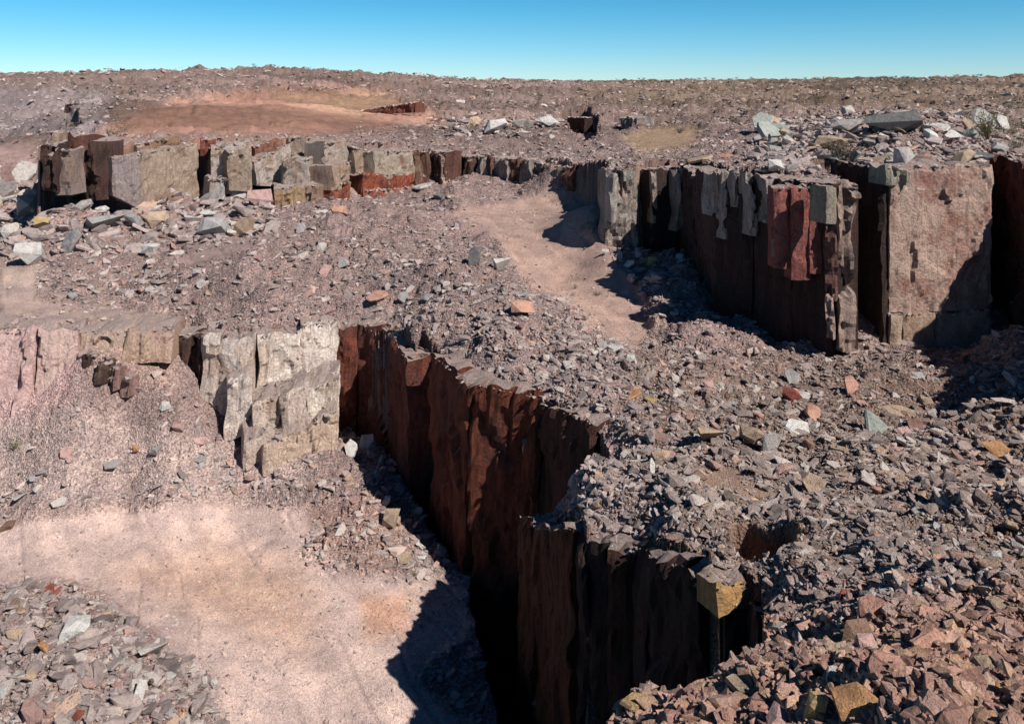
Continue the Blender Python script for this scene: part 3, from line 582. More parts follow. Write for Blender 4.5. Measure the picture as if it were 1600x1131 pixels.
# small outcrops on the upper plateau
K1 = quarry_face('small black rock notch on the far edge of the left bench', 'rock_outcrop')
pblock(K1, 101, 117, 163, 162, 186, 190, 172, 171, 3, DARK, FACE_RED, 301, res=.5, amp=.3)
pblock(K1, 117, 136, 172, 174, 197, 198, 162, 160, 3, DARK, FACE_RED, 302, res=.5, amp=.3)
K2 = quarry_face('deep dark cut with a sheer brown face on the middle plateau', 'rock_outcrop')
pblock(K2, 886, 914, 183, 184, 216, 222, 214, 196, 2, (.05,.03,.026), FACE_RED, 303, res=.5, amp=.06)  # face coloured near black to paint in its shade
K3 = quarry_face('low grey rock knob right of the dark cut on the plateau', 'rock_outcrop')
pblock(K3, 967, 996, 184, 186, 200, 202, 168, 164, 5, GREY, FACE_GREY, 305, res=.6)
K4 = quarry_face('tilted rust red slab scarp across the smooth orange dome', 'rock_outcrop')
pblock(K4, 560, 600, 174, 166, 178, 178, 196, 194, 4, REDD, FACE_RED, 306, res=.7)
pblock(K4, 600, 652, 167, 160, 179, 176, 193, 190, 4, REDD, FACE_RED, 307, res=.7)
K5 = quarry_face('little dark pillars standing on the left pit slope', 'rock_outcrop')
for i, (a, b, t0, t1, f0, Ya, Yb, c_) in enumerate([(129, 139, 560, 556, 600, 64.4, 63.6, DARK), (139, 149, 554, 556, 594, 63.4, 63.6, PINK), (148, 158, 566, 569, 600, 63.2, 62.6, DARK), (158, 170, 560, 563, 590, 63.8, 64, PINK), (168, 178, 574, 578, 612, 63.0, 62.6, PINK), (183, 200, 588, 592, 622, 63, 62.8, PINK)]):
    pblock(K5, a, b, t0, t1, f0, f0, Ya, Yb, 1.2, c_, FACE_GREY, 311+i, res=.25, amp=.15)
print('blocks ok')

# ------------------------------------------------------------------ loose stones
def stone_mesh(seed, flat, sharp=1.0, n=11):
    rs = np.random.default_rng(seed); P = rs.uniform(-1, 1, (n, 3))
    m = np.max(np.abs(P), 1, keepdims=True); P = P/m*(.7+.3*rs.random((n, 1)))
    P[:, 2] *= flat; P[:, 1] *= rs.uniform(.6, 1.0)
    sh = rs.uniform(-.4, .4); P[:, 0] += P[:, 2]*sh
    bm = bmesh.new(); vs = [bm.verts.new(p) for p in P*.5]
    r_ = bmesh.ops.convex_hull(bm, input=vs)
    bmesh.ops.delete(bm, geom=[v for v in bm.verts if not v.link_faces], context='VERTS')
    bmesh.ops.dissolve_limit(bm, angle_limit=R(9), verts=bm.verts, edges=bm.edges)
    bmesh.ops.triangulate(bm, faces=bm.faces); bmesh.ops.recalc_face_normals(bm, faces=bm.faces)
    me = bpy.data.meshes.new('stone_%d' % seed); bm.to_mesh(me); bm.free(); return me
def slab_mesh(seed, t=.2, n=6):
    """thin split slab: irregular outline, two cleavage planes, chipped rim"""
    rs = np.random.default_rng(seed); a = np.sort(rs.uniform(0, 1, n)+np.arange(n))/n*2*math.pi
    rad = rs.uniform(.75, 1.05, n); x = np.cos(a)*rad*.5; y = np.sin(a)*rad*.5*rs.uniform(.55, .9)
    tx, ty = rs.uniform(-.12, .12, 2)
    top = [(x[i]*.93+tx*t, y[i]*.93+ty*t, t/2+x[i]*tx+y[i]*ty) for i in range(n)]; mid = [(x[i]*1.02, y[i]*1.02, rs.uniform(-.15, .2)*t) for i in range(n)]
    bot = [(x[i]*.9, y[i]*.9, -t/2) for i in range(n)]
    V = top+mid+bot; F = [tuple(range(n)), tuple(reversed(range(2*n, 3*n)))]
    for i in range(n):
        j = (i+1) % n; F += [(i, n+i, n+j, j), (n+i, 2*n+i, 2*n+j, n+j)]
    me = bpy.data.meshes.new('slab_%d' % seed); me.from_pydata(V, [], F); me.update(); return me
protos = bpy.data.collections.new('rubble_shapes')
PM = []
for i in range(7): PM.append(stone_mesh(500+i, random.Random(i).uniform(.35, .7), n=15))
for i in range(9): PM.append(slab_mesh(600+i, [.14, .2, .28, .12, .24, .18, .34, .22, .16][i], 5+i % 3))
for i, me_ in enumerate(PM):
    me_.materials.append(ROCKI); o = bpy.data.objects.new('rubble_shape_%02d' % i, me_); protos.objects.link(o)
def scatter_group(nmesh):
    g = bpy.data.node_groups.new('scatter_rubble', 'GeometryNodeTree')
    g.interface.new_socket('Geometry', in_out='INPUT', socket_type='NodeSocketGeometry'); g.interface.new_socket('Geometry', in_out='OUTPUT', socket_type='NodeSocketGeometry')
    N, L = g.nodes, g.links; a = N.new('NodeGroupInput'); b = N.new('NodeGroupOutput')
    ci = N.new('GeometryNodeCollectionInfo'); ci.inputs['Collection'].default_value = protos if nmesh is None else nmesh
    ci.inputs['Separate Children'].default_value = True; ci.inputs['Reset Children'].default_value = True
    ip = N.new('GeometryNodeInstanceOnPoints'); ip.inputs['Pick Instance'].default_value = True
    def attr(nm, ty):
        n = N.new('GeometryNodeInputNamedAttribute'); n.data_type = ty; n.inputs[0].default_value = nm; return n.outputs[0]
    L.new(a.outputs[0], ip.inputs['Points']); L.new(ci.outputs[0], ip.inputs['Instance'])
    L.new(attr('pick', 'INT'), ip.inputs['Instance Index'])
    e = N.new('FunctionNodeEulerToRotation'); L.new(attr('turn', 'FLOAT_VECTOR'), e.inputs[0]); L.new(e.outputs[0], ip.inputs['Rotation'])
    L.new(attr('size', 'FLOAT_VECTOR'), ip.inputs['Scale']); L.new(ip.outputs[0], b.inputs[0]); return g
SCAT = scatter_group(None)
def scatter_obj(name, P, size, turn, pick, tint, grp=SCAT):
    me = bpy.data.meshes.new(name); n = len(P); me.vertices.add(n); me.vertices.foreach_set('co', np.ascontiguousarray(P).ravel())
    for nm, ty, arr, key in (('size', 'FLOAT_VECTOR', size, 'vector'), ('turn', 'FLOAT_VECTOR', turn, 'vector'), ('pick', 'INT', pick, 'value'), ('tint', 'FLOAT_COLOR', np.c_[tint, np.ones(n)], 'color')):
        at_ = me.attributes.new(nm, ty, 'POINT'); at_.data.foreach_set(key, np.ascontiguousarray(arr).ravel())
    o = bpy.data.objects.new(name, me); COL.objects.link(o); md = o.modifiers.new('scatter', 'NODES'); md.node_group = grp
    o['kind'] = 'stuff'; return o
# pixel areas with their own stone cover: polygon, softness, density factor, size factor
ZONES = [([(-300,840),(0,815),(150,795),(340,775),(480,790),(500,830),(470,870),(560,900),(640,905),(735,900),(740,985),(640,1060),(740,1140),(345,1140),(330,1060),(240,1000),(170,935),(80,905),(-300,920)], 8, .9, .33),
 ([(470,1000),(640,1040),(740,1140),(420,1140)], 30, .35, .3),
 ([(690,340),(760,318),(860,300),(955,300),(945,335),(905,360),(965,395),(990,440),(1015,500),(1000,552),(935,530),(890,480),(820,440),(790,390),(760,355)], 8, .8, .4),
 ([(150,205),(250,165),(400,145),(600,145),(665,175),(655,197),(560,205),(480,212),(300,212)], 5, .02, .4),
 ([(975,215),(1040,198),(1095,200),(1075,225),(1030,240),(990,235)], 4, .05, .4),
 ([(-200,222),(62,224),(55,252),(-200,256)], 4, .04, .4),
 ([(-300,512),(110,512),(125,560),(70,680),(-300,690)], 8, .6, .4),
 ([(120,508),(285,508),(280,560),(210,540),(150,550)], 8, .7, .5),
 ([(0,415),(60,420),(60,470),(130,480),(280,495),(280,508),(0,508)], 8, .25, .5),
 ([(240,395),(400,365),(440,380),(300,415)], 6, .25, .5),
 ([(1080,725),(1150,735),(1230,775),(1180,790),(1100,765)], 10, .3, .4),
 ([(860,258),(958,262),(950,303),(885,298)], 5, .35, .5),
 ([(60,415),(250,400),(330,440),(280,490),(90,480)], 14, 1.3, 1.5), ([(0,285),(440,296),(430,370),(200,400),(0,405)], 12, 1.3, 2.7),
 ([(380,380),(520,360),(700,430),(900,470),(990,560),(880,590),(700,520),(560,500),(400,480)], 15, 1.2, 1.25),
 ([(550,680),(610,680),(720,880),(640,900),(560,820),(480,870),(470,840),(590,790)], 12, 1.2, 1.3),
 ([(0,920),(90,905),(190,960),(300,1030),(345,1140),(0,1140)], 12, 1.2, 1.35),
 ([(1080,600),(1500,600),(1500,760),(1250,770),(1080,700)], 25, 1.1, .95),
 ([(1180,180),(1560,175),(1580,258),(1180,270)], 12, 1.3, 2.0), ([(960,375),(1130,370),(1060,440),(1000,470)], 8, 1.3, 1.7),
 ([(1150,950),(1400,930),(1600,900),(1700,1150),(960,1150),(1100,1080)], 30, 1.1, .95),
 ([(680,185),(885,185),(880,215),(690,215)], 6, 1.2, 1.9)]
def zone(px, py):
    px = px+13*vn2(px*.03, py*.05, 65); py = py+8*vn2(px*.03, py*.05, 66); d = np.ones(px.shape)*.9; sf = np.ones(px.shape)
    for poly, soft, dn, sz in ZONES:
        w = sstep(soft, -soft, poly_dist(poly, px, py)); d = d*(1-w)+dn*w; sf = sf*(1-w)+sz*w
    return d, sf
def stone_tint(x, y, z, n, g):
    t = ground_tint(x, y, z); px, py = project(x, y, z)
    v = g.normal(1.22, .29, n)[:, None].clip(.6, 1.7)
    grey = np.array([.335, .29, .275])
    warm = sstep(70, -70, poly_dist([(1250,1020),(1420,950),(1600,900),(1800,890),(1800,1200),(900,1200),(1000,1090)], px, py))
    wf = (.45*(1-.5*warm))[:, None]; c = (t*(1-wf)+grey*wf)*v*(1+.25*warm[:, None]); k = g.random(n); red = k < .05+.30*warm; och = (k > .05+.30*warm) & (k < .09+.55*warm); pale = k > .87
    c[red] = c[red]*.4+.6*np.array([.32, .165, .13])*v[red]; c[och] = c[och]*.4+.6*np.array([.37, .235, .145])*v[och]; c[pale & (warm < .4)] = np.array([.50, .43, .39])
    return c.clip(.03, .72)
def normals(x, y):
    e = .25; zx = terrain(x+e, y, False)-terrain(x-e, y, False); zy = terrain(x, y+e, False)-terrain(x, y-e, False)
    return zx/(2*e), zy/(2*e)
def make_rubble(name, n, rmin, rmax, seed, power=2.1, smax=1.6, base=1.9):
    g = np.random.default_rng(seed)
    a = g.uniform(-R(39), R(39), n); inv = g.uniform(1/rmax, 1/rmin, n); r = 1/inv
    x, y = r*np.sin(a), r*np.cos(a); z = terrain(x, y); zx, zy = normals(x, y); sl = np.hypot(zx, zy)
    px, py = project(x, y, z); d, sf = zone(px, py)
    clump = .55+.9*(fbm2(x*.22, y*.22, 3, 71)+.35)
    keep = (g.random(n) < d*np.where(d > .5, clump.clip(.25, 1.2), 1)) & (sl < 1.6) & (z > -22)
    # nothing loose hangs over an edge
    for dx, dy in ((.22, 0), (-.22, 0), (0, -.22)): keep &= np.abs(terrain(x+dx, y+dy, False)-terrain(x, y, False)) < .9
    x, y, z, r, zx, zy, sf = [q[keep] for q in (x, y, z, r, zx, zy, sf)]; m = len(x)
    smin = np.maximum(.10, base*r/FPX)
    s = smin*(1-g.random(m))**(-1/power); s = np.minimum(s, np.maximum(smax*.55, smin*6))*sf
    P = np.c_[x, y, z+s*.06]
    turn = np.c_[g.normal(0, .27, m)+zy*.7, g.normal(0, .27, m)-zx*.7, g.uniform(0, 6.28, m)]
    # slopes tilt the stones: rotation order XYZ keeps the spin last, so spin first about z through the mesh variants
    sc = np.c_[s*g.uniform(.8, 1.45, m), s*g.uniform(.6, 1.1, m), s*g.uniform(.5, 1.1, m)]
    scatter_obj(name, P, sc, turn, g.integers(0, len(PM), m).astype(np.int32), stone_tint(x, y, z, m, g))
    print(name, m)
make_rubble('rubble', 150000, 14, 34, 1, base=1.75, power=2.2, smax=.95)
make_rubble('fine_rubble', 190000, 15, 80, 4, base=1.45, power=3.0, smax=.5)
make_rubble('rubble', 130000, 34, 110, 2, base=1.9, power=1.8)
make_rubble('distant_rubble', 80000, 110, 700, 3, base=1.7, smax=2.0, power=2.2)

g = np.random.default_rng(77); TP = []
for c4, zt in TOPS:
    ar = .5*abs(np.cross(c4[2]-c4[0], c4[3]-c4[1])); 
    for k in range(min(int(ar*7)+2, 260)):
        u, v = g.random(), g.random()**1.5; w4 = np.array([(1-u)*(1-v), u*(1-v), u*v, (1-u)*v]); p = w4@c4; TP.append((p[0], p[1], w4@zt))
for line, dens in ((pit_rim, 16), (block_rim, 22), (up_rim[:38], 5)):
    for (x1, y1), (x2, y2) in zip(line[:-1], line[1:]):
        Ls = math.hypot(x2-x1, y2-y1)
        if Ls > 40: continue
        nx_, ny_ = (y2-y1)/Ls, -(x2-x1)/Ls
        for k in range(int(Ls*dens)):
            t = g.random(); o_ = g.uniform(-.15, 1.1); TP.append((x1+(x2-x1)*t-nx_*o_, y1+(y2-y1)*t-ny_*o_, -99))
TP = np.array(TP); gz = terrain(TP[:, 0], TP[:, 1]); TP[:, 2] = np.maximum(TP[:, 2]-.05, gz); TP = TP[TP[:, 2] > -8]; n = len(TP); r = np.hypot(TP[:, 0], TP[:, 1])
sz = np.minimum(np.maximum(.12, 2.0*r/FPX)*(1-g.random(n))**(-1/2.2), .9)
scatter_obj('ledge_gravel', TP, np.c_[sz, sz*g.uniform(.6, 1, n), sz*g.uniform(.5, .9, n)], np.c_[g.normal(0, .3, n), g.normal(0, .3, n), g.uniform(0, 6.28, n)], g.integers(0, len(PM), n).astype(np.int32), stone_tint(TP[:, 0], TP[:, 1], TP[:, 2], n, g)*.95)

# ------------------------------------------------------------------ stones that can be told apart
HUE = {'grey': (.34,.32,.31), 'pale': (.46,.41,.375), 'white': (.58,.55,.51), 'tan': (.42,.31,.22), 'pink': (.45,.29,.26), 'salmon': (.48,.27,.20), 'red': (.30,.09,.06),
       'orange': (.50,.27,.13), 'ochre': (.45,.31,.15), 'brown': (.24,.15,.11), 'dark': (.15,.145,.14), 'green': (.33,.35,.31)}
Z = {'P': 'stones strewn over the gravel plateau right of the pit', 'N': 'stones on the near right slope', 'L': 'stones on the lower left rubble heap',
     'S': 'stones on the slope above the pit floor', 'R': 'stones along the rubble ridge above the pit', 'C': 'boulders at the foot of the upper bench face',
     'T': 'boulders of the pile on the upper right plateau', 'W': 'pale boulders in a row on the middle plateau', 'A': 'stones at the foot of the right recess'}
HEROES = [
 (1233,628,33,25,'b','red','P','deep red blocky stone','on the gravel plateau'), (1256,618,27,12,'s','white','P','long white slab','touching the deep red blocky stone'),
 (1329,618,24,28,'u','salmon','P','upright salmon slab','in the middle of the gravel plateau'), (1366,682,42,38,'u','green','P','big grey green slab','standing tilted on the gravel plateau'),
 (1405,646,50,16,'s','tan','P','wide tan slab propped over a black hollow','behind the grey green slab'), (1270,658,28,26,'u','salmon','P','two-toned salmon and tan stone','in front of the deep red block'),
 (1560,714,36,14,'s','orange','P','bright orange flat stone','near the right edge of the gravel plateau'), (1313,712,34,14,'s','tan','P','tan flat slab','left in front of the grey green slab'),
 (1416,707,32,10,'s','pale','P','pale grey flat slab','in front of the grey green slab'), (1204,708,26,42,'b','pale','P','tall pale stone','left of the salmon and tan stone'),
 (1245,680,44,14,'s','white','P','wide white twisted slab','between the tall pale stone and the grey green slab'),
 (1113,700,44,32,'b','tan','P','long tan block','at the left end of the gravel plateau'), (1171,695,40,26,'b','tan','P','tan block with a black shadow under it','right of the long tan block'),
 (988,614,30,16,'s','orange','P','larger orange flat slab','at the head of the pit'), (1018,622,24,16,'s','ochre','P','ochre flat slab','touching the larger orange slab at the head of the pit'),
 (962,547,26,13,'s','white','R','white flat slab','beside the end of the haul road'), (984,567,22,22,'b','white','R','white upright block','at the end of the haul road'),
 (1142,708,12,12,'b','red','P','small brick red cube','below the long tan block'), (958,594,28,9,'s','pink','R','thin pinkish slab','behind the orange slabs at the pit head'),
 (1143,634,24,11,'s','grey','P','plain grey slab','behind the long tan block'), (818,497,37,22,'b','salmon','R','large salmon block with a grey top','on the rubble ridge'),
 (812,472,28,12,'s','grey','R','grey slab','lying behind the large salmon block'), (740,424,26,34,'b','dark','R','dark slate boulder','on the ridge left of the haul road'),
 (787,434,30,32,'b','white','R','whitish boulder with a dark foot','on the ridge right of the slate boulder'), (508,436,18,19,'u','pink','R','pink squarish stone','on the ridge above the cream wall'),
 (590,483,36,12,'s','salmon','R','flat salmon slab','capping a black hole on the pit rim'), (600,425,20,12,'s','pink','R','flat pink slab','high on the middle of the ridge'),
 (574,704,26,26,'b','white','S','bright pyramid shaped block','on the edge of the black slot'), (549,716,21,24,'u','white','S','leaning white slab','left of the bright pyramid block'),
 (612,822,34,32,'b','tan','S','large tan slab','at the lip of the slot below the pyramid block'), (688,862,21,14,'b','pale','S','pale squarish block','lowest on the lip of the slot'),
 (664,836,22,12,'b','pink','S','pinkish flat block','between the large tan slab and the pale squarish block'), (658,866,18,13,'s','white','S','white flat chip','left of the pale squarish block'),
 (404+200,785,18,20,'b','white','S','round white boulder','above the large tan slab on the slot lip'),
 (113,1000,54,34,'b','white','L','biggest white block','on the lower left heap'), (243,1034,38,28,'b','pale','L','pale block with a reddish stain','at the right end of the lower left heap'),
 (219,1092,19,32,'u','white','L','upright oval white slab','near the tip of the lower left heap'), (69,1022,21,20,'b','orange','L','orange lump','left below the biggest white block'),
 (263,1057,28,9,'s','white','L','thin white bar of stone','in front of the reddish stained block'), (80,920,34,13,'s','red','L','dark red brown slab','on the far crest of the lower left heap'),
 (166,960,22,12,'b','tan','L','tan cube','right behind the biggest white block'), (122,1124,20,20,'b','red','L','red and cream stone','at the bottom edge of the lower left heap'),
 (335,1074,13,12,'b','white','L','small round white stone','at the outermost tip of the lower left heap'), (286,1104,16,12,'s','orange','L','small orange slab','near the tip of the lower left heap'),
 (173,728,28,15,'s','grey','S','broad grey slab','high on the left talus slope'), (92,790,24,14,'u','pale','S','tilted pale slab','low on the left talus slope'),
 (12,822,26,13,'b','brown','S','red brown oval stone','at the left edge beside the sandy floor'), (33,776,20,13,'b','grey','S','grey block','at the left foot of the talus slope'),
 (212,708,14,11,'b','orange','S','small orange block','above the broad grey slab'), (277,670,19,18,'b','pink','S','pink cube','on the talus left of the cream wall'),
 (311,688,21,14,'b','pink','S','second pink block','right in front of the pink cube'), (258,640,16,14,'b','white','S','white block','behind the pink cube on the talus'),
 (1345,1128,88,52,'u','orange','N','biggest orange slab','at the bottom edge of the near slope'), (1278,1128,38,50,'b','ochre','N','ochre block','left against the biggest orange slab'),
 (1220,1124,54,34,'b','pink','N','pink and white stone','left of the ochre block at the bottom'), (1172,1082,82,26,'s','tan','N','long flat tan slab','on the rim of the near slope'),
 (1305,1078,32,26,'u','white','N','white triangular slab','behind the biggest orange slab'), (1454,1024,60,40,'u','salmon','N','large salmon slab','in the middle of the near slope'),
 (1483,1054,40,24,'b','orange','N','rounded orange stone','in front of the large salmon slab'), (1430,1036,32,16,'s','brown','N','brown flat stone','left in front of the large salmon slab'),
 (1580,1000,36,26,'b','pink','N','pink block','at the right edge of the near slope'), (1523,998,44,18,'s','brown','N','dark brown flat slab','left of the pink block on the near slope'),
 (1527,966,34,18,'s','salmon','N','flat salmon stone','behind the dark brown flat slab'), (1253,1020,15,30,'u','pale','N','narrow upright grey white stone','on the grey gravel slope'),
 (1271,768,32,30,'u','tan','N','triangular tan slab','standing on the edge of the gravel plateau'), (1296,770,28,11,'s','grey','N','flat grey slab','right of the triangular tan slab'),
 (1248,762,24,10,'s','brown','N','flat brown slab','left of the triangular tan slab'), (1322,946,24,22,'u','red','N','dark red slab','on the grey slope below the plateau'),
 (1388,950,30,13,'s','grey','N','grey slab over a black hollow','at the top of the pink near slope'), (1511,890,28,13,'s','pale','N','pale flat slab','left in a cluster at the right edge'),
 (1554,880,20,15,'b','white','N','white block','in the middle of the right edge cluster'), (1543,904,24,13,'s','white','N','white flat slab','in front of the right edge cluster'),
 (1588,864,22,14,'b','pale','N','pale block','touching the right edge of the picture'), (1575,898,26,10,'s','salmon','N','salmon flat slab','beside the right edge cluster'),
 (1075,1100,94,20,'s','tan','N','very broad tan slab','lying on the near rim of the black pit'), (1000,1126,62,18,'s','ochre','N','long ochre slab','lowest on the near rim of the pit'),
 (1010,1106,38,30,'b','pale','N','rounded grey tan boulder','standing on the near rim of the pit'), (1019,738,9,26,'u','white','P','thin upright white stone','above the black pit ledge'),
 (1092,750,28,14,'b','brown','P','dark brown flat block','right of the thin upright white stone'),
 (1397,206,98,34,'b','dark','T','huge dark boulder with a pale top','crowning the pile'), (1329,186,27,18,'b','pale','T','round pale boulder','left behind the huge dark boulder'),
 (1326,206,46,20,'b','pale','T','wide light grey boulder','left of the huge dark boulder'), (1290,232,62,24,'b','tan','T','large tan slab sided block','at the left of the pile'),
 (1345,250,28,20,'b','green','T','grey green cube','in front of the pile'), (1409,262,28,38,'b','pale','T','tall pale boulder','below the huge dark boulder at the rim'),
 (1463,206,42,16,'s','white','T','white slab','right of the huge dark boulder'), (1456,226,26,20,'b','white','T','white angular block','below the white slab on the pile'),
 (1488,222,30,17,'u','white','T','leaning white slab','right side of the pile'), (1503,257,42,27,'b','tan','T','two sided tan and brown block','on the rim right of the tall pale boulder'),
 (1538,246,32,15,'s','dark','T','dark topped slab','left of the corner block on the pillar'), (1560,254,28,22,'b','grey','T','grey corner block','on the right end of the pillar top'),
 (1567,206,18,26,'u','white','T','upright white fin','between the two green bushes'), (1213,274,24,20,'b','white','T','white lump','on the rim above the dark red slab face'),
 (1238,264,22,18,'b','pale','T','pale lump','right of the white lump on the rim'), (1090,246,44,12,'s','tan','T','long pale tan slab','on the plateau left of the pile'),
 (1130,244,30,12,'s','salmon','T','salmon slab','right of the long pale tan slab'), (1190,276,24,11,'s','tan','T','tan slab','jutting over the fluted wall top'),
 (1360,222,26,14,'b','grey','T','plain grey block','under the huge dark boulder'), (1260,212,24,14,'b','grey','T','grey block','behind the large tan sided block'),
 (741,198,26,16,'b','tan','W','tan boulder','leftmost in the row'), (777,212,46,25,'b','white','W','largest white boulder','in the row'), (818,211,44,22,'b','pale','W','pale boulder','third in the row from the left'),
 (856,210,40,20,'b','white','W','white boulder','beside the dark cut at the end of the row'), (720,166,18,9,'b','pale','W','small pale boulder','far behind the row'),
 (46,346,34,40,'b','pale','C','tall pale block','at the left corner foot of the bench face'), (130,348,31,24,'b','pale','C','light tan block','under the dark left corner'),
 (92,342,28,26,'b','pink','C','pinkish block','stacked low in the dark left corner'), (170,378,62,42,'b','grey','C','widest grey block','on the heap below the big tan face'), (157,342,24,15,'b','white','C','white block','on top of the widest grey block'),
 (209,370,29,32,'b','grey','C','cracked dark grey block','right of the widest grey block'), (243,364,37,28,'b','tan','C','tan block','under the lower tip of the big tan face'),
 (275,338,28,20,'b','brown','C','brown block','under the right end of the big tan face'), (335,374,52,36,'b','grey','C','broad grey block','below the pale slanting blocks'),
 (382,370,37,36,'b','tan','C','tan block with a black cleft','right of the broad grey block'), (16,388,34,34,'b','pale','C','pale block','touching the left edge of the picture'),
 (48,412,46,40,'b','white','C','large whitish block','lowest of the left foot heap'), (72,368,32,20,'b','ochre','C','ochre block','on the left foot heap'),
 (112,398,36,40,'b','grey','C','upright grey block','right of the large whitish block'), (234,408,32,20,'b','white','C','white block','lowest under the big tan face'),
 (300,352,24,20,'b','grey','C','grey block','between the brown block and the broad grey block'), (504,336,24,10,'s','white','C','white flat slab','under the black cave'),
 (492,345,18,8,'s','white','C','smaller white slab','left below the white flat slab'), (528,348,26,18,'b','salmon','C','salmon block','right of the white flat slabs'),
 (470,362,17,18,'b','grey','C','small grey block','below the ochre lower block of the bench'), (660,304,32,13,'s','pale','C','pale flat slab','right of the brick red face'),
 (705,318,20,13,'b','tan','C','tan block','on the heap right of the pale flat slab'), (684,316,18,14,'b','dark','C','dark block','left of the tan block on the heap'),
 (946,396,14,11,'b','pale','A','pale block','leftmost'), (967,402,13,16,'u','grey','A','upright grey slab','second from the left'), (984,412,22,14,'b','white','A','white block','nearest the haul road'),
 (1017,412,19,14,'b','ochre','A','ochre block','middle'), (1062,404,11,13,'u','white','A','small upright white slab','in front of the black wall'),
 (1087,398,22,15,'b','white','A','largest white block','right side'), (1100,404,15,11,'s','pale','A','pale slab','rightmost'), (1062,418,27,15,'s','tan','A','tan flat slab','lowest')]
WHERE_GROUP = {'A': 'of the stones at the foot of the right recess', 'W': 'of pale boulders on the middle plateau', 'T': 'on the upper right boulder pile'}
HM = {}
def hero_mesh(kind, k):
    key = (kind, k)
    if key not in HM:
        if kind == 's': HM[key] = slab_mesh(900+k, .16+.05*(k % 3), 6+k % 3)
        elif kind == 'u': HM[key] = slab_mesh(940+k, .24+.06*(k % 3), 5+k % 3)
        else: HM[key] = stone_mesh(980+k, .8, n=13)
        if not HM[key].materials: HM[key].materials.append(ROCKO)
    return HM[key]
def extents(me):
    a = np.array([v.co for v in me.vertices]); return a.max(0)-a.min(0)
def place_stone(px, py, w, h, kind, hue, k, rs, xy, dist):
    x, y = xy; z = float(terrain(np.array([x]), np.array([y]), False)[0])
    m = y/FPX; W_, H_ = w*m, h*m
    ang = math.atan2(CAMZ-z, math.hypot(x, y)); me = hero_mesh(kind, k); e = extents(me)
    o = bpy.data.objects.new('stone_slab' if kind != 'b' else 'boulder', me); COL.objects.link(o)
    if kind == 's':
        dpt = min(max(H_/max(math.sin(ang), .25), W_*.45), W_*1.1); th = W_*.17
        o.scale = (W_/e[0], dpt/e[1], th/e[2]); o.rotation_euler = (rs.uniform(-.05, .3), rs.uniform(-.2, .2), rs.uniform(-.3, .3)); up = th*.35
    elif kind == 'u':
        o.scale = (W_/e[0], H_*1.15/e[1], W_*.24/e[2]); o.rotation_euler = (rs.uniform(.75, 1.15), rs.uniform(-.25, .25), rs.uniform(-.45, .45)); up = H_*.36
    else:
        o.scale = (W_/e[0]*.95, W_*.8/e[1], H_*.95/e[2]); o.rotation_euler = (rs.uniform(-.2, .2), rs.uniform(-.2, .2), rs.uniform(-.5, .5)+(math.pi if k % 2 else 0)); up = H_*.32
    z = float(terrain(np.array([x]), np.array([y]))[0]); o.location = (x, y, z+up)
    c = np.array(HUE[hue])*rs.uniform(.88, 1.12); o.color = (*c, 1); return o
rs = random.Random(99)
pos, dist = hit([(h[0], h[1]-h[3]*.15) for h in HEROES]); used_labels = set()
for i, h in enumerate(HEROES):
    px, py, w, hh, kind, hue, grp, what, where = h
    q = project(pos[i, 0], pos[i, 1], terrain(pos[i:i+1, 0], pos[i:i+1, 1], False)[0])
    if abs(q[1]-py) > 22: print('OFF', round(float(q[1]-py)), h); continue
    o = place_stone(px, py, w, hh, kind, hue, 7 if what.startswith('huge') else i % 12, rs, pos[i], dist[i])
    lab = what+' '+where+(' '+WHERE_GROUP[grp] if grp in ('A', 'W') and len((what+where).split()) < 8 else (' '+WHERE_GROUP[grp] if grp == 'T' and len((what+where).split()) < 11 else ''))
    if len(lab.split()) > 16: lab = what+' '+where
    n = len(lab.split()); assert lab not in used_labels, lab; used_labels.add(lab)
    if n > 16: print('LONG', n, lab)
    tag(o, lab, 'boulder' if kind == 'b' else 'stone slab', Z[grp])
print('heroes', len(HEROES))

# the next largest stones of each area
AREAS = [([(-20,290),(430,300),(420,345),(200,400),(-20,420)], 95, (22,54), ['grey','pale','white','grey','pale','tan','pink'], 'C', 'left foot heap'),
 ([(60,415),(250,400),(330,440),(280,490),(90,480)], 14, (10,19), ['pale','grey','white','tan'], 'R', 'grey heap beside the left road'),
 ([(430,390),(560,380),(700,440),(900,480),(980,560),(880,590),(700,510),(560,480)], 22, (12,22), ['pink','grey','pale','tan'], 'R', 'ridge'),
 ([(560,690),(640,740),(715,870),(620,880),(540,800)], 18, (11,22), ['pale','white','pink','tan'], 'S', 'slot lip'),
 ([(0,700),(330,680),(440,760),(0,800)], 14, (11,19), ['pale','grey','pink'], 'S', 'left talus'),
 ([(0,930),(150,930),(300,1040),(335,1125),(0,1125)], 24, (13,26), ['pale','grey','pink','tan','white'], 'L', 'lower left heap'),
 ([(1080,600),(1480,590),(1500,750),(1200,760)], 30, (13,27), ['pale','tan','pink','grey','brown'], 'P', 'gravel plateau'),
 ([(1300,780),(1590,720),(1590,900),(1300,930)], 16, (12,24), ['grey','pale','tan','salmon'], 'N', 'brown slope'),
 ([(1200,1000),(1590,930),(1590,1120),(1100,1120)], 34, (22,60), ['salmon','orange','pink','brown','tan'], 'N', 'near slope'),
 ([(1190,205),(1320,185),(1540,200),(1560,250),(1200,265)], 80, (17,42), ['grey','grey','green','pale','tan','green'], 'T', 'upper right pile'),
 ([(950,390),(1110,375),(1050,440),(1000,460)], 14, (10,18), ['pale','grey','tan'], 'A', 'recess foot')]
SIZE = lambda w, a, b: 'small' if w < a+(b-a)*.25 else ('large' if w > a+(b-a)*.7 else 'medium')
SHAPE = {'b': ['angular', 'blocky', 'wedge shaped'], 's': ['flat', 'slabby', 'thin'], 'u': ['tilted', 'leaning', 'upright']}
